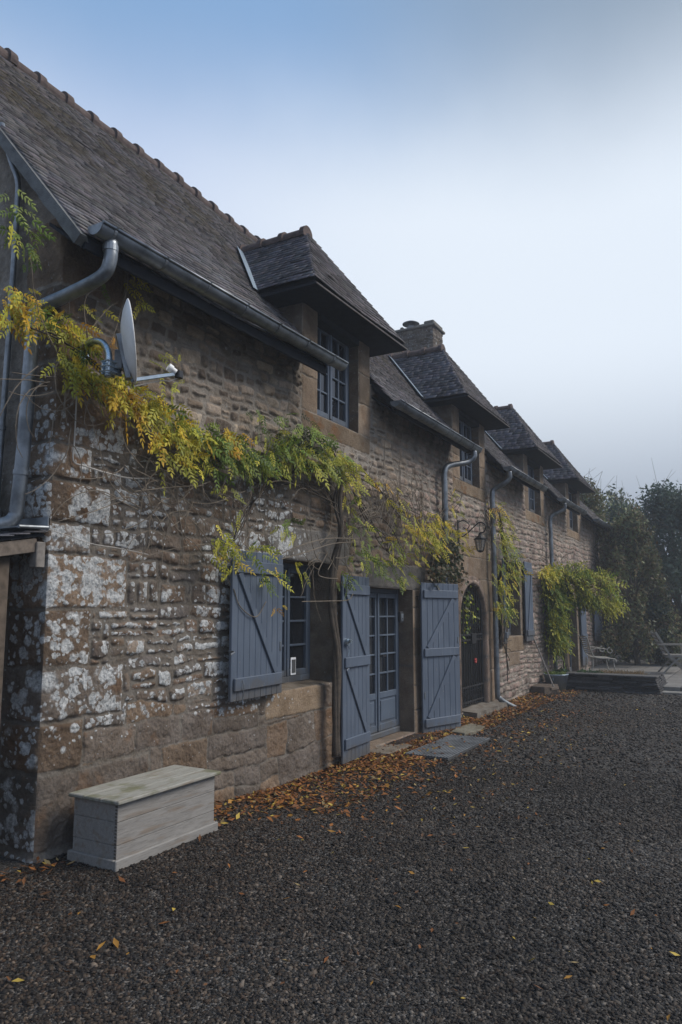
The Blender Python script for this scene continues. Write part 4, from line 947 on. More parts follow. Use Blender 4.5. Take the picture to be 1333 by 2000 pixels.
# ------------------------------------------------------------------ small things by the door
def grid_mat():
    r = thing('door_mat', 'flat grey metal grid mat on the gravel in front of the door', 'mat', (8.1, -.64, 0))
    m = MB(); x0, x1, y0, y1 = 7.46, 8.82, -.90, -.41; z = .022
    for k in range(int((x1-x0)/.034)): m.box((x0+k*.034, y0, z), (x0+k*.034+.012, y1, z+.012), .001)
    for k in range(int((y1-y0)/.034)+1): m.box((x0, y0+k*.034, z+.002), (x1, y0+k*.034+.012, z+.0145), .001)
    m.build('grille', plain('galvanised_grid', (.15, .16, .17), .65, .55, 5, .3, metal=.1), r)
    b = MB(); b.box((x0-.01, y0-.01, -.01), (x1+.01, y1+.01, z-.001), .003); b.build('backing', plain('mat_bed', (.05, .05, .05), .9, .4, 20, .4), r)
grid_mat()
m = MB(); m.box((7.80, -.16, .02), (8.6, .18, .045), .008); tag(m.build('coir_mat', plain('wet_brown_coir', (.03, .017, .012), .95, .4, 40, .9, dist=.01)), 'dark brown coir mat on the threshold of the blue door', 'doormat')
def slab(name, label, cat, poly, z0, z1, col, par=None):
    m = MB(); n = len(poly); cx = sum(p[0] for p in poly)/n; cy = sum(p[1] for p in poly)/n
    rows = [(z0, 1.0), (z1-.012, 1.0), (z1-.003, .985), (z1, .955)]; V = [(cx+(px-cx)*s_, cy+(py-cy)*s_, z) for z, s_ in rows for px, py in poly]
    F = [(r_*n+i, r_*n+(i+1) % n, (r_+1)*n+(i+1) % n, (r_+1)*n+i) for r_ in range(3) for i in range(n)]+[tuple(range(3*n, 4*n))]
    m.add(V, F, col); v = np.vstack(m.v); k = len(v)
    return tag(mk(name, v, m.f, STONE, None, np.vstack(m.c), False, None, {'lich': np.full(k, .12), 'rust': np.full(k, .1), 'damp': np.full(k, .25)}), label, cat)
slab('stone_slab', 'thin flat stone slab lying at the foot of the right door shutter', 'slab', [(8.93, -.54), (9.3, -.62), (9.6, -.57), (9.72, -.34), (9.3, -.3), (8.98, -.34)], -.02, .045, (.20, .19, .15))
slab('door_step', 'low worn stone step in front of the blue door', 'step', [(7.3, -.28), (7.9, -.3), (8.0, .0), (8.0, .27), (7.3, .27)], -.1, .045, (.19, .165, .135))
slab('stone_block', 'rough low stone block on the ground beside the zinc bucket', 'stone', [(13.75, -.28), (14.2, -.42), (14.62, -.3), (14.7, -.03), (14.2, .0), (13.8, -.02)], -.05, .15, (.11, .09, .075))
def intercom():
    r = thing('intercom', 'small grey door intercom panel on the stone jamb by the blue door', 'intercom', tuple(Wp(785, 1205, 0)))
    c = Wp(785, 1205, -.05); m = MB(); m.box((c[0]-.045, -.055, c[2]-.065), (c[0]+.045, -.018, c[2]+.065), .008); m.build('back_box', BLACKP, r)
    m = MB(); m.box((c[0]-.03, -.062, c[2]-.045), (c[0]+.03, -.0545, c[2]+.04), .003); m.build('face_plate', ZINC, r)
    m = MB(); m.lathe((c[0], -.0625, c[2]-.02), [(.009, 0), (.009, .004), (0, .005)], 12, Matrix.Rotation(math.radians(90), 3, 'X')); m.build('push_button', BLACKP, r)
intercom()
def lantern():
    b = Wp(938, 1043, -.36); x, y, z = b
    r = thing('wall_lantern', 'black iron wall lantern hanging from a scroll bracket above the arched gate', 'lantern', (x, 0, z-.2))
    m = MB(); m.box((x-.02, -.035, z-.12), (x+.02, -.018, z+.22), .004)
    m.tube(bez([(x, -.03, z-.05), (x, -.14, z+.0), (x, -.26, z+.10), (x, -.36, z+.17), (x, -.45, z+.12), (x, -.42, z+.03), (x, -.36, z+.02)], 6), .009, 8)
    m.tube(bez([(x, -.03, z+.19), (x, -.12, z+.21), (x, -.2, z+.14), (x, -.16, z+.08), (x, -.11, z+.11)], 6), .008, 8)
    m.tube([(x, y, z+.17), (x, y, z+.0)], .006, 6); m.build('bracket', IRON, r)
    rot = Matrix.Rotation(math.radians(30), 3, 'Z')
    c = MB(); c.lathe((x, y, z), [(0, .02), (.02, .015), (.03, -.02), (.075, -.055), (.10, -.065), (.10, -.075)], 6, rot); c.lathe((x, y, z-.25), [(0, -.02), (.02, -.015), (.048, .0), (.052, .012), (0, .014)], 6, rot)
    for k in range(6):
        a = math.radians(60*k+30); c.tube([(x+.086*math.cos(a), y+.086*math.sin(a), z-.075), (x+.048*math.cos(a), y+.048*math.sin(a), z-.245)], .005, 5)
    c.build('cage', IRON, r)
    g_ = MB(); g_.lathe((x, y, z), [(.080, -.076), (.044, -.238)], 6, rot); mg = MT('lantern_glass'); mg.fin((.2, .22, .22), .25, spec=.6); mg.b.inputs['Alpha'].default_value = .45
    g_.build('panes', mg.m, r)
lantern()

# ------------------------------------------------------------------ vines
PAL = {'g': [(.13, .20, .03), (.16, .24, .04), (.10, .15, .03), (.22, .28, .05)], 'y': [(.56, .48, .05), (.62, .54, .06), (.46, .45, .06), (.60, .42, .035)], 'o': [(.58, .34, .03), (.64, .42, .035), (.46, .24, .03)],
       'l': [(.40, .40, .05), (.48, .45, .06), (.30, .33, .045)], 'd': [(.030, .042, .020), (.045, .058, .028), (.06, .07, .035)], 'b': [(.15, .10, .05), (.12, .10, .055)]}
class Foliage:
    """pinnate leaves: a drooping rachis with paired leaflets"""
    def __init__(s): s.P = []; s.D = []; s.S = []; s.C = []; s.K = []
    def put(s, p, pal, size=.2, down=1., n=1, out=(0, -1, 0)):
        for _ in range(n):
            d = np.array([R.normal(0, .95), -abs(R.normal(.25, .5)), -down*R.uniform(.0, .9)+R.normal(0, .3)]); d /= np.linalg.norm(d)
            k = pal[R.integers(len(pal))]; q = PAL[k]; s.P.append(p); s.D.append(d); s.S.append(size*R.uniform(.65, 1.25)); s.C.append(np.array(q[R.integers(len(q))])*R.uniform(.7, 1.25))
    def cloud(s, c, rad, n, pal, size=.2, down=1.):
        for _ in range(n):
            q = R.normal(0, .5, 3); s.put(np.array(c)+np.clip(q, -1.1, 1.1)*np.array(rad), pal, size, down)
    def leaflets(s, pairs=5):
        P = np.array(s.P); D = np.array(s.D); S_ = np.array(s.S)[:, None]; C_ = np.array(s.C); n = len(P)
        side = np.cross(D, np.array([0, -1., 0])+R.normal(0, .35, (n, 3))); side /= np.linalg.norm(side, axis=1)[:, None]+1e-6; nrm = np.cross(side, D)
        V = []; CC = []
        for j in range(pairs):
            for sg in (-1, 1):
                t_ = (j+.6)/(pairs+.2); o = P+D*S_*t_-np.array([0, 0, 1])*S_*.25*t_*t_
                ld = side*sg*.85+D*.55+R.normal(0, .14, (n, 3))+np.array([0, 0, -.25]); ld /= np.linalg.norm(ld, axis=1)[:, None]
                V.append((o, ld, S_*.36*(1-.35*abs(t_-.4)))); CC.append(C_*R.uniform(.8, 1.2, (n, 1)))
        V.append((P+D*S_*1.0-np.array([0, 0, 1])*S_*.25, D*.8+np.array([0, 0, -.3]), S_*.36)); CC.append(C_)
        VV = []; FF = []; K = []; m = 0
        for (o, ld, L), c in zip(V, CC):
            wv = np.cross(ld, nrm); wv /= np.linalg.norm(wv, axis=1)[:, None]+1e-6; w_ = L*.21; nn = nrm*L*.07
            q = np.stack([o, o+ld*L*.35+wv*w_-nn, o+ld*L*.38+nn, o+ld*L*.35-wv*w_-nn, o+ld*L*.95-np.array([0, 0, 1])*L*.12], 1)   # base, left, rib, right, tip
            VV.append(q.reshape(-1, 3)); b = m+np.arange(n)[:, None]*5; FF.append(np.concatenate([b+np.array([[0, 2, 1]]), b+np.array([[0, 3, 2]]), b+np.array([[1, 2, 4]]), b+np.array([[2, 3, 4]])])); m += 5*n; K.append(np.repeat(c, 5, 0))
        return np.vstack(VV), np.vstack(FF), np.vstack(K)
    def build(s, name, parent, pairs=5, mat=None):
        v, f, c = s.leaflets(pairs); return mk(name, v, f, mat or LEAF, parent, c, False)
def curve_pts(px, y):
    return bez([Wp(a, b, y if len(q) < 1 else q[0]) for a, b, *q in px], 6)
def tangle(m, c, rad, n, r=.0042, L=(.3, .8), flat=True):
    for _ in range(n):
        p = np.array(c)+R.uniform(-1, 1, 3)*np.array(rad); d = np.array([R.normal(0, 1), 0, R.normal(0, .6)]); d /= np.linalg.norm(d)+1e-6; k = R.uniform(-2.6, 2.6); pts = []; l = R.uniform(*L)
        for i in range(10):
            pts.append(p.copy()); a = k*l/10*2; d = np.array([d[0]*math.cos(a)-d[2]*math.sin(a), R.normal(0, .15), d[0]*math.sin(a)+d[2]*math.cos(a)-.05]); d /= np.linalg.norm(d); p = p+d*l/10; p[1] = min(-.03, max(-.42, p[1]))
        m.tube(pts, np.linspace(r, r*.5, 10), 5, False)

wis = thing('climbing_wisteria', 'old wisteria climbing between window and door and spreading yellow-green along the wall to the corner', 'vine', (6.7, -.12, 0))
st = MB()
for k, (o, rr) in enumerate(((0, .030), (.035, .022), (-.03, .018), (.02, .014), (-.01, .012))):
    pts = [Wp(658+o*60, 1478, -.12), Wp(655+o*40, 1400, -.13), Wp(657+o*80, 1280, -.12-abs(o)), Wp(652-o*90, 1180, -.14), Wp(655+o*50, 1100, -.12), Wp(665-o*60, 1040, -.16), Wp(660+o*100, 980, -.12), Wp(668+o*60, 930, -.14)]
    pts = [p+np.array([math.sin(i*1.3+k*2.1)*.022, math.cos(i*1.7+k)*.015, 0]) for i, p in enumerate(pts)]
    st.tube(bez(pts, 7), np.linspace(rr*1.3, rr*.75, 7*(len(pts)-1)+1), 9)
for k in range(3):        # arms left and right
    st.tube(curve_pts([(668, 930), (610, 920-6*k), (540, 925+4*k), (470, 915-5*k), (400, 885), (330, 840+4*k), (270, 790), (215, 745-8*k), (160, 690), (110, 650+5*k), (60, 640)], -.07-.03*k), np.linspace(.016, .005, 61), 7)
    st.tube(curve_pts([(668, 930+10*k), (705, 935-8*k), (745, 960), (790, 990+12*k), (840, 1010), (890, 1000-10*k), (905, 960)], -.08-.02*k), np.linspace(.009, .003, 37), 6)
st.tube(curve_pts([(668, 930), (650, 880), (620, 850), (560, 840), (500, 850)], -.1), np.linspace(.012, .004, 25), 6)
st.tube(curve_pts([(668, 1060), (700, 1030), (740, 1010), (770, 1040), (790, 1090)], -.15), np.linspace(.012, .004, 25), 6)
for k in range(4):
    st.tube(curve_pts([(662, 1010-8*k), (640-12*k, 960), (600, 945+6*k), (540, 950-9*k), (500, 975), (470, 1010+10*k), (455, 1060)], -.06-.02*k), np.linspace(.008, .0035, 37), 6)
    st.tube(curve_pts([(690, 960), (720, 1000+8*k), (735+10*k, 1050), (760, 1080), (800, 1110-6*k)], -.08-.02*k), np.linspace(.008, .003, 25), 6)
st.build('trunk', BARK, wis, False, True)
tw = MB()
for cxy, rad, n in (((740, 985), (.5, .06, .22), 60), ((800, 985), (.55, .06, .2), 60), ((690, 1000), (.25, .08, .35), 46), ((430, 960), (.6, .03, .25), 34), ((300, 950), (.35, .03, .2), 26), ((350, 1010), (.3, .03, .2), 14), ((110, 760), (.12, .03, .3), 14), ((540, 930), (.5, .06, .08), 16), ((640, 1090), (.35, .08, .2), 14), ((180, 720), (.2, .04, .25), 14), ((860, 1030), (.5, .08, .3), 24)):
    tangle(tw, Wp(*cxy, -.13), rad, n)
for L_ in ([(700, 1052, -.22), (640, 1052, -.25), (580, 1068, -.25), (540, 1088, -.2)], [(700, 1058, -.2), (650, 1062, -.22), (600, 1078, -.22), (550, 1092, -.2)], [(590, 1175, -.2), (640, 1174, -.22), (680, 1172, -.2), (690, 1160, -.2)], [(640, 1080, -.2), (622, 1118, -.2), (635, 1128, -.2), (660, 1130, -.2)], [(330, 935, -.1), (370, 950, -.12), (400, 925, -.1), (405, 905, -.1)], [(457, 1150, -.12), (470, 1185, -.12), (500, 1205, -.12), (520, 1175, -.12)], [(270, 950, -.05), (330, 985, -.08), (370, 960, -.08), (390, 905, -.08)]):
    tw.tube(curve_pts(L_, 0), .0045, 5, False)
tw.build('twigs', TWIG, wis)
fo = Foliage()
def cl(px, py, y, rpx, rpy, n, pal, size=.19, down=1.):
    p = Wp(px, py, y); sc = (p-EYE) @ FW/FPX; ax = sc/max(.2, abs((np.array([1, 0, 0]) @ RT)-((p-EYE) @ RT)/((p-EYE) @ FW)*FW[0]))
    fo.cloud(p+np.array([0, 0, .045]), (rpx*ax*.98, .085, rpy*sc*.84), max(2, int(n*.42)), pal, size*.68, down)
for a in ((30, 420, -.02, 28, 60, 26, 'ggl', .17), (45, 500, -.02, 35, 45, 40, 'ggl', .17), (30, 590, -.04, 30, 30, 46, 'yol', .17), (60, 630, -.05, 30, 22, 36, 'yyo', .17), (25, 640, -.03, 25, 22, 26, 'yo', .17), (95, 640, -.07, 22, 22, 26, 'gly', .16),
          (130, 650, -.10, 34, 30, 64, 'yyol', .18), (205, 575, -.1, 22, 14, 8, 'lg', .14), (258, 560, -.12, 14, 24, 15, 'yy', .17), (275, 600, -.12, 12, 20, 11, 'y', .15), (200, 620, -.1, 40, 16, 14, 'yl', .16), (150, 700, -.12, 26, 40, 56, 'gly', .18), (145, 735, -.14, 40, 24, 80, 'yly', .19),
          (205, 765, -.14, 44, 30, 110, 'yyol', .19), (255, 795, -.14, 44, 34, 130, 'yyo', .19), (240, 690, -.08, 24, 22, 18, 'yo', .15), (310, 810, -.13, 45, 30, 120, 'yylg', .2), (345, 860, -.13, 34, 34, 90, 'yyl', .21), (385, 860, -.13, 36, 30, 90, 'lgy', .21),
          (300, 865, -.14, 18, 30, 22, 'yo', .18), (325, 895, -.14, 14, 30, 26, 'yl', .19), (365, 905, -.14, 16, 34, 34, 'yyl', .19), (440, 870, -.14, 40, 26, 110, 'lgoy', .21), (445, 900, -.15, 44, 26, 100, 'lgg', .21), (410, 925, -.14, 14, 30, 18, 'lg', .19), (500, 900, -.16, 44, 28, 150, 'lgg', .21),
          (560, 880, -.18, 46, 34, 190, 'ggdl', .21), (600, 850, -.16, 40, 30, 110, 'gdg', .2), (590, 905, -.18, 50, 26, 140, 'gll', .21), (640, 900, -.18, 44, 34, 170, 'gll', .21), (675, 930, -.18, 26, 36, 80, 'lly', .2), (715, 945, -.14, 30, 10, 24, 'oy', .16), (750, 955, -.12, 22, 8, 12, 'oy', .15),
          (540, 835, -.1, 40, 16, 20, 'gl', .16), (500, 820, -.08, 30, 14, 6, 'g', .14), (290, 705, -.06, 20, 10, 6, 'l', .16), (330, 708, -.06, 20, 8, 5, 'l', .14), (355, 765, -.12, 14, 14, 9, 'l', .14), (315, 745, -.08, 14, 10, 5, 'l', .14),
          (438, 975, -.15, 10, 34, 14, 'lg', .18), (425, 1070, -.15, 14, 40, 34, 'lly', .18), (445, 1095, -.15, 20, 30, 30, 'lyy', .17), (465, 1010, -.15, 10, 24, 8, 'l', .16), (505, 1090, -.17, 20, 26, 26, 'gll', .17), (530, 1130, -.18, 24, 26, 30, 'lgy', .17), (565, 1040, -.16, 22, 22, 24, 'gl', .17), (580, 1120, -.2, 8, 36, 14, 'yl', .17),
          (540, 1200, -.2, 16, 12, 9, 'oy', .12), (690, 1030, -.18, 20, 46, 40, 'gl', .17), (700, 1090, -.2, 26, 30, 44, 'ggl', .18), (675, 1145, -.22, 16, 24, 24, 'gdg', .16), (740, 1110, -.2, 26, 34, 54, 'ggl', .18), (770, 1090, -.2, 24, 40, 44, 'gll', .18), (780, 1140, -.2, 22, 26, 30, 'gl', .16), (720, 1050, -.18, 24, 34, 30, 'gly', .17), (690, 970, -.16, 20, 30, 26, 'lyg', .17),
          (760, 985, -.14, 30, 24, 22, 'yl', .15), (820, 1045, -.15, 40, 34, 110, 'yyl', .19), (850, 1030, -.17, 36, 30, 100, 'yy', .19), (850, 1070, -.17, 34, 28, 80, 'yly', .19), (810, 1090, -.17, 20, 30, 26, 'yg', .17), (800, 1000, -.13, 30, 20, 16, 'ly', .15), (885, 990, -.15, 14, 50, 36, 'yl', .16), (900, 1050, -.15, 20, 20, 30, 'yy', .18), (905, 1075, -.15, 20, 10, 16, 'yy', .18)):
    cl(*a)
fo.build('foliage', wis)

def ivy(name, label, spec, y=-.1, pal='d', size=.055, group=None, mat=None):
    r = thing(name, label, 'ivy' if 'ivy' in name else 'vine', tuple(Wp(spec[0][0], 1400, 0)*np.array([1, 0, 0])), group); V = []; F = []; C_ = []; n = 0
    for px, py, rpx, rpy, cnt in spec:
        p = Wp(px, py, y); sc = (p-EYE) @ FW/FPX; ax = sc/max(.2, abs(RT[0]-((p-EYE) @ RT)/((p-EYE) @ FW)*FW[0]))
        for _ in range(cnt):
            q = p+np.clip(R.normal(0, .5, 3), -1.1, 1.1)*np.array([rpx*ax, .08, rpy*sc]); d = np.array([R.normal(0, .6), R.normal(-.5, .3), R.normal(-.6, .4)]); d /= np.linalg.norm(d); w_ = np.cross(d, R.normal(0, 1, 3)+np.array([0, -1.5, 0])); w_ /= np.linalg.norm(w_)
            s_ = size*R.uniform(.6, 1.3); V += [q, q+d*s_*.5+w_*s_*.4, q+d*s_, q+d*s_*.5-w_*s_*.4]; F.append((n, n+1, n+2, n+3)); n += 4; kk = pal[R.integers(len(pal))]; C_ += [np.array(PAL[kk][R.integers(len(PAL[kk]))])*R.uniform(.7, 1.3)]*4
    mk('foliage', np.array(V), F, LEAF, r, np.array(C_)); return r
iv = ivy('ivy', 'dark small-leaved ivy round the downpipe left of the lantern', [(865, 1100, 24, 40, 420), (880, 1070, 22, 30, 260), (850, 1125, 14, 20, 120), (890, 1120, 14, 30, 160)], -.12, 'ddb', .06)
gi = ivy('ivy', 'pale green ivy growing through the top of the arched iron gate', [(907, 1175, 10, 30, 110), (905, 1215, 9, 30, 90), (925, 1200, 10, 14, 40), (900, 1240, 6, 20, 30)], .08, 'dgl', .06)

v2 = thing('hanging_vine', 'yellow-green vine hanging down beside the downpipe right of the arched gate', 'vine', (12.4, -.1, 0))
fo = Foliage()
for a in ((985, 1030, -.18, 16, 40, 120, 'yll', .2), (990, 1080, -.2, 20, 40, 160, 'llg', .2), (1000, 1120, -.2, 18, 40, 150, 'lgy', .2), (985, 1160, -.2, 20, 36, 130, 'lly', .2), (990, 1200, -.2, 16, 24, 70, 'lg', .2), (975, 1195, -.2, 12, 20, 40, 'ly', .18), (975, 1010, -.16, 14, 24, 50, 'yb', .18), (960, 1000, -.16, 16, 14, 20, 'yo', .16)): cl(*a)
fo.build('foliage', v2, 4)
tw = MB(); 
for k in range(5): tw.tube(curve_pts([(992+2*k, 1330-20*k), (990-3*k, 1250), (996+k, 1170), (985+2*k, 1090), (975, 1020-6*k)], -.12-.02*k), .009-.001*k, 6)
tangle(tw, Wp(960, 1010, -.12), (.5, .05, .25), 20); tw.build('stems', BARK, v2)

v3 = thing('wall_shrub_vine', 'rounded green vine arching over the far doorway, standing on bare stems behind the slate bed', 'vine', (16.2, -.5, 0))
fo = Foliage()
def blob(c, rad, n, pal, size=.22): fo.cloud(c, rad, n, pal, size, .6)
blob((15.6, -.35, 2.25), (.7, .35, .22), 520, 'lgb'); blob((16.1, -.6, 2.1), (.7, .5, .25), 640, 'llgb'); blob((16.4, -.68, 1.95), (.6, .36, .30), 520, 'lgb'); blob((15.9, -.55, 1.85), (.6, .4, .22), 300, 'gl'); blob((15.2, -.15, 1.9), (.5, .2, .4), 520, 'ggl'); blob((15.1, -.15, 1.4), (.4, .18, .4), 420, 'gl'); blob((15.1, -.15, 1.0), (.3, .15, .3), 200, 'lg'); blob((16.5, -.92, 1.68), (.4, .2, .16), 160, 'll'); blob((14.7, -.15, 2.3), (.5, .1, .1), 90, 'ly')
fo.build('foliage', v3, 3)
tw = MB()
for k in range(5):
    a = k*1.3; tw.tube(bez([(15.5+.1*math.cos(a), -.28+.1*math.sin(a), 0), (15.55+.08*math.cos(a+1), -.25, .6), (15.5+.12*math.cos(a+2), -.3+.05*math.sin(a), 1.3), (15.7+.2*math.cos(a), -.35, 1.9), (16.+.4*math.cos(a), -.6, 2.2)], 5), np.linspace(.028, .012, 21), 7)
tw.build('stems', BARK, v3, False, True)

# ------------------------------------------------------------------ fallen leaves
def litter():
    n0 = 0; P = []
    def strip_(x0, x1, ymax, n, pw=1.5):
        x = R.uniform(x0, x1, n); y = -.03-ymax*R.random(n)**pw; P.append(np.stack([x, y], -1))
    strip_(5.0, 8.6, .85, 2600, 1.7); strip_(6.6, 8.2, .62, 1700, 1.0); strip_(8.6, 10.2, .55, 700, 1.4); strip_(9.2, 13., .6, 2000, 1.3); strip_(5., 12, 1.9, 1100, 1.4); strip_(13, 15.2, .8, 700); strip_(4.2, 5.4, .5, 340); strip_(2.8, 3.6, .25, 70)
    x = R.uniform(1.2, 14, 900); P.append(np.stack([x, R.uniform(-5.5, -.3, 900)], -1)); 
    x = R.uniform(4.5, 9.5, 330); P.append(np.stack([x, -.6-1.6*R.random(330)**1.3], -1))
    P = np.vstack(P); n = len(P); pile = .022*R.random(n)*sst(-.9, -.1, P[:, 1]); s_ = R.uniform(.013, .036, n)*np.where(P[:, 1] < -1.3, .62, 1)
    inmat = (P[:, 0] > 7.44) & (P[:, 0] < 8.84) & (P[:, 1] > -.92) & (P[:, 1] < -.4); keep = ~inmat | (R.random(n) < .05); ch = (P[:, 0] > 3.2) & (P[:, 0] < 4.2) & (P[:, 1] > -.56); keep &= ~ch; P, pile, s_, inmat = P[keep], pile[keep], s_[keep], inmat[keep]; n = len(P)
    a = R.uniform(0, 6.28, n); d = np.stack([np.cos(a), np.sin(a), R.normal(0, .25, n)], -1); w_ = np.stack([-np.sin(a), np.cos(a), R.normal(0, .35, n)], -1)
    c = np.stack([P[:, 0], P[:, 1], gz(P[:, 0], P[:, 1])+.014+pile+np.where(inmat, .022, 0)], -1); S_ = s_[:, None]; up_ = np.array([0, 0, 1.])
    cur = R.uniform(-.1, .35, (n, 1)); V = np.stack([c-d*S_, c+w_*S_*.42+up_*S_*cur, c, c-w_*S_*.42+up_*S_*cur, c+d*S_*1.05+up_*S_*R.uniform(-.1, .4, (n, 1))], 1); V[:, :, 2] = np.maximum(V[:, :, 2], gz(P[:, 0], P[:, 1])[:, None]+.004)
    b = np.arange(n)[:, None]*5; F = np.concatenate([b+np.array([[0, 1, 2]]), b+np.array([[0, 2, 3]]), b+np.array([[1, 4, 2]]), b+np.array([[2, 4, 3]])])
    pal = np.array([(.26, .10, .025), (.20, .075, .022), (.13, .055, .02), (.34, .17, .03), (.38, .27, .05), (.09, .045, .022), (.30, .22, .10)])
    col = pal[R.choice(7, n, p=[.27, .22, .17, .12, .07, .11, .04])]; far = P[:, 1] < -1.3; col[far] = pal[R.choice(7, far.sum(), p=[.1, .12, .25, .13, .14, .21, .05])]
    o = mk('fallen_leaves', V.reshape(-1, 3), F, DRY, None, np.repeat(col*R.uniform(.7, 1.25, (n, 1)), 5, 0), False, (0, 0, 0)); tag(o, 'orange and brown fallen leaves drifted along the foot of the wall', 'leaves', kind='stuff')
litter()

# ------------------------------------------------------------------ terrace, planter, bucket, broom
m = MB(); m.box((15.35, -9, -.1), (34, -1.95, .11), .01); m.box((16.2, -1.95, -.1), (34, -.0, .108), .01)
pv = MT('paving'); b_ = pv.n('ShaderNodeTexBrick', inp={'Scale': 1.0, 'Mortar Size': .012, 'Color1': (.20, .19, .175, 1), 'Color2': (.16, .15, .14, 1), 'Mortar': (.07, .065, .06, 1), 'Brick Width': .6, 'Row Height': .4}); pv.l(pv.tc.outputs['Object'], b_.inputs['Vector'])
PAV = pv.fin(pv.mix(pv.ramp(pv.noise(5, 5, .6), .35, .7, 0, .6), b_.outputs[0], (.10, .095, .085)), .9, pv.bump(pv.noise(20, 4), .5, .01))
tag(m.build('paved_terrace', PAV, None, loc=(15, -2, 0)), kind='structure')
m = MB(); m.box((15.05, -6, -.06), (15.40, -1.98, .035), .012); tag(m.build('terrace_kerb', plain('kerb_stone', (.22, .21, .19), .9, .4, 8, .5), None), kind='structure')
def slate_bed():
    r = thing('raised_slate_bed', 'low raised bed of stacked dark slates at the edge of the terrace', 'planter', (15.1, -1.1, 0))
    m = MB(); rows = 9; hh = .30
    for k in range(rows):
        z = -.03+k*(hh+.03)/rows; e = .10*(1-k/rows); y = -2.02-e+.0; yend = -.30
        while y < yend:
            L = rnd.uniform(.16, .48); x = 14.86-.03*(1-k/rows)+rnd.uniform(-.03, .03); m.box((x, y, z), (x+.26, min(y+L, yend), z+(hh+.03)/rows-rnd.uniform(.003, .009)), .004, col=np.array((.06, .058, .060))*rnd.uniform(.4, 2.2)); y += L+.003
        x = 15.12
        while x < 16.1: L = rnd.uniform(.16, .45); m.box((x, -2.02-e+rnd.uniform(-.015, .015), z+.001), (min(x+L, 16.15), -1.8, z+(hh+.03)/rows-.003), .004, col=np.array((.045, .044, .046))*rnd.uniform(.6, 1.6)); x += L+.003
    y = -2.06
    while y < -.3: L = rnd.uniform(.3, .6); m.box((14.80+rnd.uniform(-.02, .02), y, hh), (15.16, min(y+L, -.28), hh+.03), .006, col=np.array((.085, .082, .08))*rnd.uniform(.8, 1.3)); y += L+.004
    m.build('slate_walling', plain('stacked_slate', (1, 1, 1), .8, .35, 20, .7, usecol=True, dist=.01), r)
    s_ = MB(); s_.box((15.0, -1.95, -.02), (16.15, -.3, .27), .02); s_.build('soil', plain('soil', (.03, .024, .018), .95, .4, 20, .9), r)
slate_bed()
def tufts(name, label, cat, c, rad, n, L, pal, wd=.012, up_=1.0, spread=.5):
    V = []; F = []; C_ = []; k = 0
    for _ in range(n):
        p = np.array(c)+R.uniform(-1, 1, 3)*np.array(rad); d = np.array([R.normal(0, spread), R.normal(0, spread), up_]); d /= np.linalg.norm(d); l = L*R.uniform(.5, 1.2); w_ = np.cross(d, R.normal(0, 1, 3)); w_ = w_/np.linalg.norm(w_)*wd*R.uniform(.6, 1.4)
        V += [p-w_*.4, p+w_*.4, p+d*l*.5+w_, p+d*l*.5-w_, p+d*l+np.array([0, 0, -l*.2])]; F += [(k, k+1, k+2, k+3), (k+3, k+2, k+4)]; k += 5; C_ += [np.array(pal[R.integers(len(pal))])*R.uniform(.7, 1.3)]*5
    o = mk(name, np.array(V), F, LEAF, None, np.array(C_)); return tag(o, label, cat)
tufts('dry_grass', 'low straw-coloured dry grass tuft in the slate bed', 'grass', (15.35, -1.35, .27), (.2, .42, .01), 900, .15, [(.22, .15, .08), (.28, .2, .1), (.14, .10, .05)], .004)
tufts('leafy_plant', 'low dark green leafy plant in the slate bed beside the garden chair', 'plant', (15.2, -.8, .28), (.18, .22, .03), 160, .13, [(.05, .09, .04), (.07, .12, .05), (.09, .13, .08)], .035, .7, .8)
tufts('leafy_plant', 'small round green plant at the wall end of the slate bed', 'plant', (15.1, -.28, .30), (.14, .10, .03), 110, .12, [(.04, .08, .03), (.06, .1, .04)], .03, .7, .8)
def bucket():
    r = thing('zinc_bucket', 'grey zinc planter bucket standing at the foot of the wall', 'bucket', (14.55, -.30, 0))
    m = MB(); rot = Matrix.Identity(3); m.lathe((14.62, -.28, .0), [(0, .01), (.165, .01), (.17, .0), (.225, .30), (.235, .305), (.235, .32), (.215, .32), (.21, .26), (0, .25)], 28); m.tube([(14.62-.20, -.28-.0, .2), (14.40, -.28, .25), (14.39, -.28, .2)], .008, 6); m.build('tub', ZPALE, r, False, True)
bucket()
tufts('moss_plant', 'bright green low plant growing in the zinc bucket', 'plant', (14.62, -.28, .29), (.15, .15, .02), 300, .10, [(.12, .17, .03), (.16, .2, .04), (.08, .13, .03)], .018, .8, .7)
def broom():
    r = thing('broom', 'long-handled broom leaning against the wall by the zinc bucket', 'broom', (13.75, -.46, 0))
    a = np.array([13.74, -.50, .03]); b = np.array([13.93, -.045, 1.06]); m = MB(); m.tube([a+(b-a)*.12, b], .014, 10); m.build('handle', GREYW, r)
    h = MB(); h.bar(a+(b-a)*.10+np.array([-.15, .03, 0]), a+(b-a)*.10+np.array([.15, -.03, 0]), .045, .05, .006); h.build('head', TIMBER, r)
    t_ = MB()
    for k in range(60): q = R.uniform(-.15, .15); p = a+(b-a)*.09+np.array([q, -.2*q+R.uniform(-.018, .018), 0]); t_.tube([p, p+np.array([R.normal(0, .012), R.normal(-.01, .012), -.10])], .003, 4, False)
    t_.build('bristles', TIMBER, r)
broom()
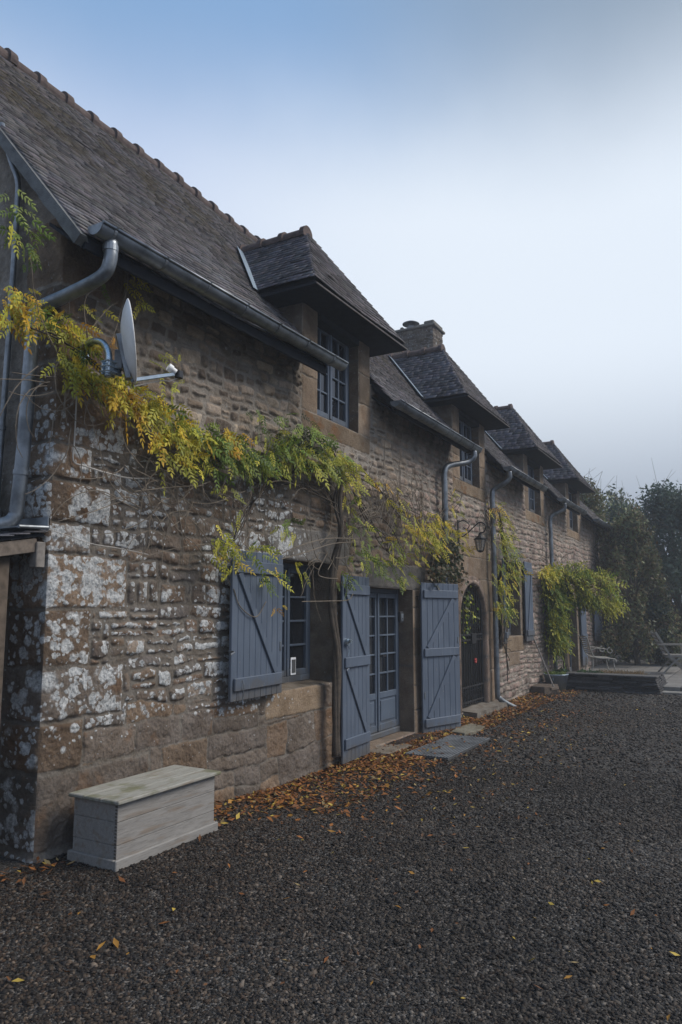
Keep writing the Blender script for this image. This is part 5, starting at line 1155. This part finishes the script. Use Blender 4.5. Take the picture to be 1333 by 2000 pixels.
def garden_armchair():
    c = np.array([17.05, -.62, .11]); r = thing('garden_armchair', 'pale slatted garden armchair with curled arms in front of the far door', 'armchair', tuple(c))
    F_ = MT('pale_weathered_metal'); PM = F_.fin(F_.mix(F_.ramp(F_.noise(20), .4, .7), (.34, .33, .30), (.20, .19, .17)), .7)
    yaw = math.radians(-62); ux = np.array([math.cos(yaw), math.sin(yaw), 0]); uy = np.array([-math.sin(yaw), math.cos(yaw), 0]); Q = lambda f, s_, z: c+ux*f+uy*s_+np.array([0, 0, z])
    m = MB()
    for s_ in (-.24, .24):
        m.tube(bez([Q(-.36, s_, .86), Q(-.30, s_, .80), Q(-.22, s_, .5), Q(-.12, s_, .40), Q(.2, s_, .38), Q(.28, s_, .36), Q(.29, s_, .30)], 6), .013, 8)
    m.build('side_frame', PM, r)
    for s_ in (-.26, .26):
        a = MB(); th = np.linspace(-.5*math.pi, 1.35*math.pi, 20); rr = np.linspace(.075, .03, 20)
        a.tube(np.vstack([bez([Q(-.24, s_, .56), Q(-.1, s_, .60), Q(.1, s_, .58)], 5), np.array([Q(.17+rr[i]*math.cos(th[i]+3.14), s_, .55+rr[i]*math.sin(th[i]+3.14)) for i in range(20)])]), .011, 8); a.build('arm', PM, r)
    sl_ = MB()
    for k in range(9): p = k/8; sl_.bar(Q(-.33+.13*p, -.24, .84-.36*p), Q(-.33+.13*p, .24, .84-.36*p), .006, .024, .002)
    sl_.build('backrest', PM, r); s2 = MB()
    for k in range(9): s2.bar(Q(-.13+.045*k, -.24, .395-.002*k), Q(-.13+.045*k, .24, .395-.002*k), .028, .008, .002)
    s2.build('seat', PM, r)
    for f, s_ in ((-.2, -.24), (-.2, .24), (.24, -.24), (.24, .24)): l = MB(); l.tube(bez([Q(f, s_, .38), Q(f*1.05, s_, .2), Q(f*1.35, s_, .0)], 5), .012, 8); l.build('leg', PM, r)
garden_armchair()
def folding_chair():
    c = np.array([18.55, -1.98, .11]); r = thing('folding_armchair', 'weathered wooden folding armchair on the terrace at the right edge', 'armchair', tuple(c))
    yaw = math.radians(-72); ux = np.array([math.cos(yaw), math.sin(yaw), 0]); uy = np.array([-math.sin(yaw), math.cos(yaw), 0]); Q = lambda f, s_, z: tuple(c+ux*f+uy*s_+np.array([0, 0, z])); s = (-.26, .26)
    PALE = plain('pale_teak', (.25, .235, .21), .85, .35, 20, .4)
    b = MB()
    for q in s: b.bar(Q(-.42, q, .92), Q(-.10, q, .32), .028, .05)
    for k in range(5): b.bar(Q(-.40+.05*k, -.25, .86-.09*k), Q(-.40+.05*k, .25, .86-.09*k), .014, .05)
    b.build('backrest', PALE, r); a = MB(); 
    for q in s: a.bar(Q(-.36, q*1.08, .64), Q(.28, q*1.08, .64), .05, .022)
    a.build('armrest', PALE, r); t_ = MB()
    for k in range(7): t_.bar(Q(-.18+.075*k, -.25, .41), Q(-.18+.075*k, .25, .41), .055, .016)
    for q in s: t_.bar(Q(-.2, q, .385), Q(.32, q, .385), .022, .035)
    t_.build('seat', PALE, r)
    for q in s:
        l = MB(); l.bar(Q(-.10, q*.92, .36), Q(.30, q*.92, .0), .024, .045); l.build('leg', PALE, r)
        l = MB(); l.tube(bez([Q(-.30, q, .0), Q(-.05, q, .26), Q(.15, q, .37), Q(.33, q, .40)], 6), .020, 6); l.build('leg', PALE, r); l = MB(); l.bar(Q(.22, q, .02), Q(.22, q, .63), .024, .035); l.build('arm_support', PALE, r)
folding_chair()

# ------------------------------------------------------------------ trees beyond the yard
def tree(name, label, cat, base, h, rad, n, pal, size, trunk=.1, clumps=26, low=.1, group=None, seed=1, bare=0):
    rg = np.random.default_rng(seed); r = thing(name, label, cat, tuple(base), group); base = np.array(base, float); m = MB(); tips = []
    for k in range(clumps):
        a = rg.uniform(0, 6.28); zz_ = low+(1-low)*rg.random()**.9; rr = math.sqrt(rg.random())*(1-.55*max(0, zz_-.45)/.55)
        tips.append(base+np.array([rad[0]*rr*math.cos(a), rad[1]*rr*math.sin(a), h*zz_]))
    m.tube(bez([base+np.array([0, 0, -.1]), base+np.array([.1, .05, h*.3]), base+np.array([-.05, .1, h*.6]), base+np.array([0, 0, h*.9])], 5), np.linspace(trunk, trunk*.2, 16), 8)
    for q in tips:
        s_ = base+np.array([0, 0, max(.1, (q[2]-base[2])*.45)]); m.tube(bez([s_, (s_+q)/2+rg.normal(0, .12, 3), q], 4), np.linspace(trunk*.3, .008, 9), 5, False)
        for _ in range(3 if not bare else 7): m.tube([q, q+rg.normal(0, .25, 3)+np.array([0, 0, .25]), q+rg.normal(0, .3, 3)+np.array([0, 0, .5])], (.008, .006, .003), 4, False)
    m.build('trunk', BARK, r)
    w_ = rg.uniform(.5, 1.5, clumps); w_ /= w_.sum(); idx = rg.choice(clumps, n, p=w_); T = np.array(tips)[idx]; tone = rg.uniform(.65, 1.35, clumps)[idx]
    sc = np.array([rad[0], rad[1], h*.55])*.30; o = rg.normal(0, 1, (n, 3)); o /= np.linalg.norm(o, axis=1)[:, None]; o *= rg.random((n, 1))**.45; c = T+o*sc*rg.uniform(.6, 1.1, (n, 1)); c[:, 2] = np.maximum(c[:, 2], base[2]+.03)
    d = rg.normal(0, 1, (n, 3))+np.array([0, 0, -.5]); d /= np.linalg.norm(d, axis=1)[:, None]; wv = np.cross(d, rg.normal(0, 1, (n, 3))); wv /= np.linalg.norm(wv, axis=1)[:, None]; s_ = size*rg.uniform(.6, 1.3, (n, 1))
    V = np.stack([c-d*s_*.5, c+wv*s_*.28, c+d*s_*.6, c-wv*s_*.28], 1).reshape(-1, 3); F = (np.arange(n)[:, None]*4+np.arange(4)); P = np.array(pal); col = P[rg.integers(len(P), size=n)]*tone[:, None]*rg.uniform(.75, 1.25, (n, 1))
    mk('crown', V, F, LEAF, r, np.repeat(col, 4, 0)); return r
GR = [(.16, .185, .09), (.19, .21, .11), (.12, .14, .075), (.23, .19, .10)]
BL = [(.050, .080, .062), (.065, .098, .072), (.038, .062, .050)]
G1 = 'trees closing the end of the yard'
tree('shrub_tree', 'loose grey-green tree with spiky top shoots at the far end of the house', 'tree', (20.6, -.9, 0), 3.95, (1.1, 1.0), 15000, GR+[(.12, .085, .05)], .10, .08, 30, .1, G1, 3, 1)
tree('shrub_tree', 'thin-leaved tree reaching over the far eaves of the house', 'tree', (21.9, .2, 0), 4.7, (1.3, 1.0), 9000, GR, .10, .08, 24, .25, G1, 4, 1)
tree('evergreen_tree', 'dark bluish evergreen with a broad even top behind the garden chair', 'tree', (24.5, -1.6, 0), 4.8, (1.8, 1.7), 26000, BL, .11, .12, 44, .04, G1, 5)
tree('evergreen_tree', 'dark evergreen standing beyond the folding armchair, rightmost of the evergreens', 'tree', (25.5, -3.6, 0), 4.85, (2., 1.8), 20000, BL, .12, .12, 40, .04, G1, 6)
tree('evergreen_tree', 'dark evergreen filling the gap between grey-green tree and broad evergreen', 'tree', (23.2, -.4, 0), 4.2, (1.4, 1.1), 18000, BL+GR[:1], .11, .1, 36, .03, G1, 8)
tree('bush', 'rounded green bush behind the folding armchair', 'bush', (21.8, -2.5, 0), 1.5, (1.0, .8), 8000, [(.05, .075, .03), (.07, .095, .04), (.035, .055, .03)], .08, .04, 20, .15, None, 9)
tree('bush', 'dark low bush under the grey-green tree at the far shutter', 'bush', (21.3, -1.1, 0), 1.9, (.9, .9), 9000, BL+GR[:1], .09, .04, 20, .05, None, 10)
for k, (x_, y_, h_) in enumerate(((28, -6.5, 5.2), (30, 1.5, 5.6), (29, -9.5, 5.4), (27, 4.5, 5.6), (32, -2.5, 6.0))):
    tree('background_tree', ['tree in the mist right of the evergreens', 'misty tree behind the end of the house', 'farthest tree on the right in the mist', 'misty tree beyond the back of the house', 'tall dim tree directly behind the evergreens'][k], 'tree', (x_, y_, 0), h_, (2.4, 2.2), 11000, BL+GR, .16, .14, 34, .03, 'misty background trees', 20+k)

# ------------------------------------------------------------------ haze
hm = bpy.data.materials.new('haze'); hm.use_nodes = True; ht = hm.node_tree; ht.nodes.clear(); ho = ht.nodes.new('ShaderNodeOutputMaterial'); hv = ht.nodes.new('ShaderNodeVolumePrincipled')
hv.inputs['Color'].default_value = (.86, .92, 1, 1); hv.inputs['Density'].default_value = .0030; hv.inputs['Anisotropy'].default_value = .1; ht.links.new(hv.outputs[0], ho.inputs['Volume'])
me = bpy.data.meshes.new('haze'); x0, x1, y0, y1, z0, z1 = -61, 95, -61, 67, -1.2, 8.6
me.from_pydata([(x, y, z) for x in (x0, x1) for y in (y0, y1) for z in (z0, z1)], [], [(0, 1, 3, 2), (4, 6, 7, 5), (0, 4, 5, 1), (2, 3, 7, 6), (0, 2, 6, 4), (1, 5, 7, 3)])
me.materials.append(hm); hz = bpy.data.objects.new('haze', me); COL.objects.link(hz); tag(hz, 'thin morning mist filling the yard', 'mist', kind='stuff')
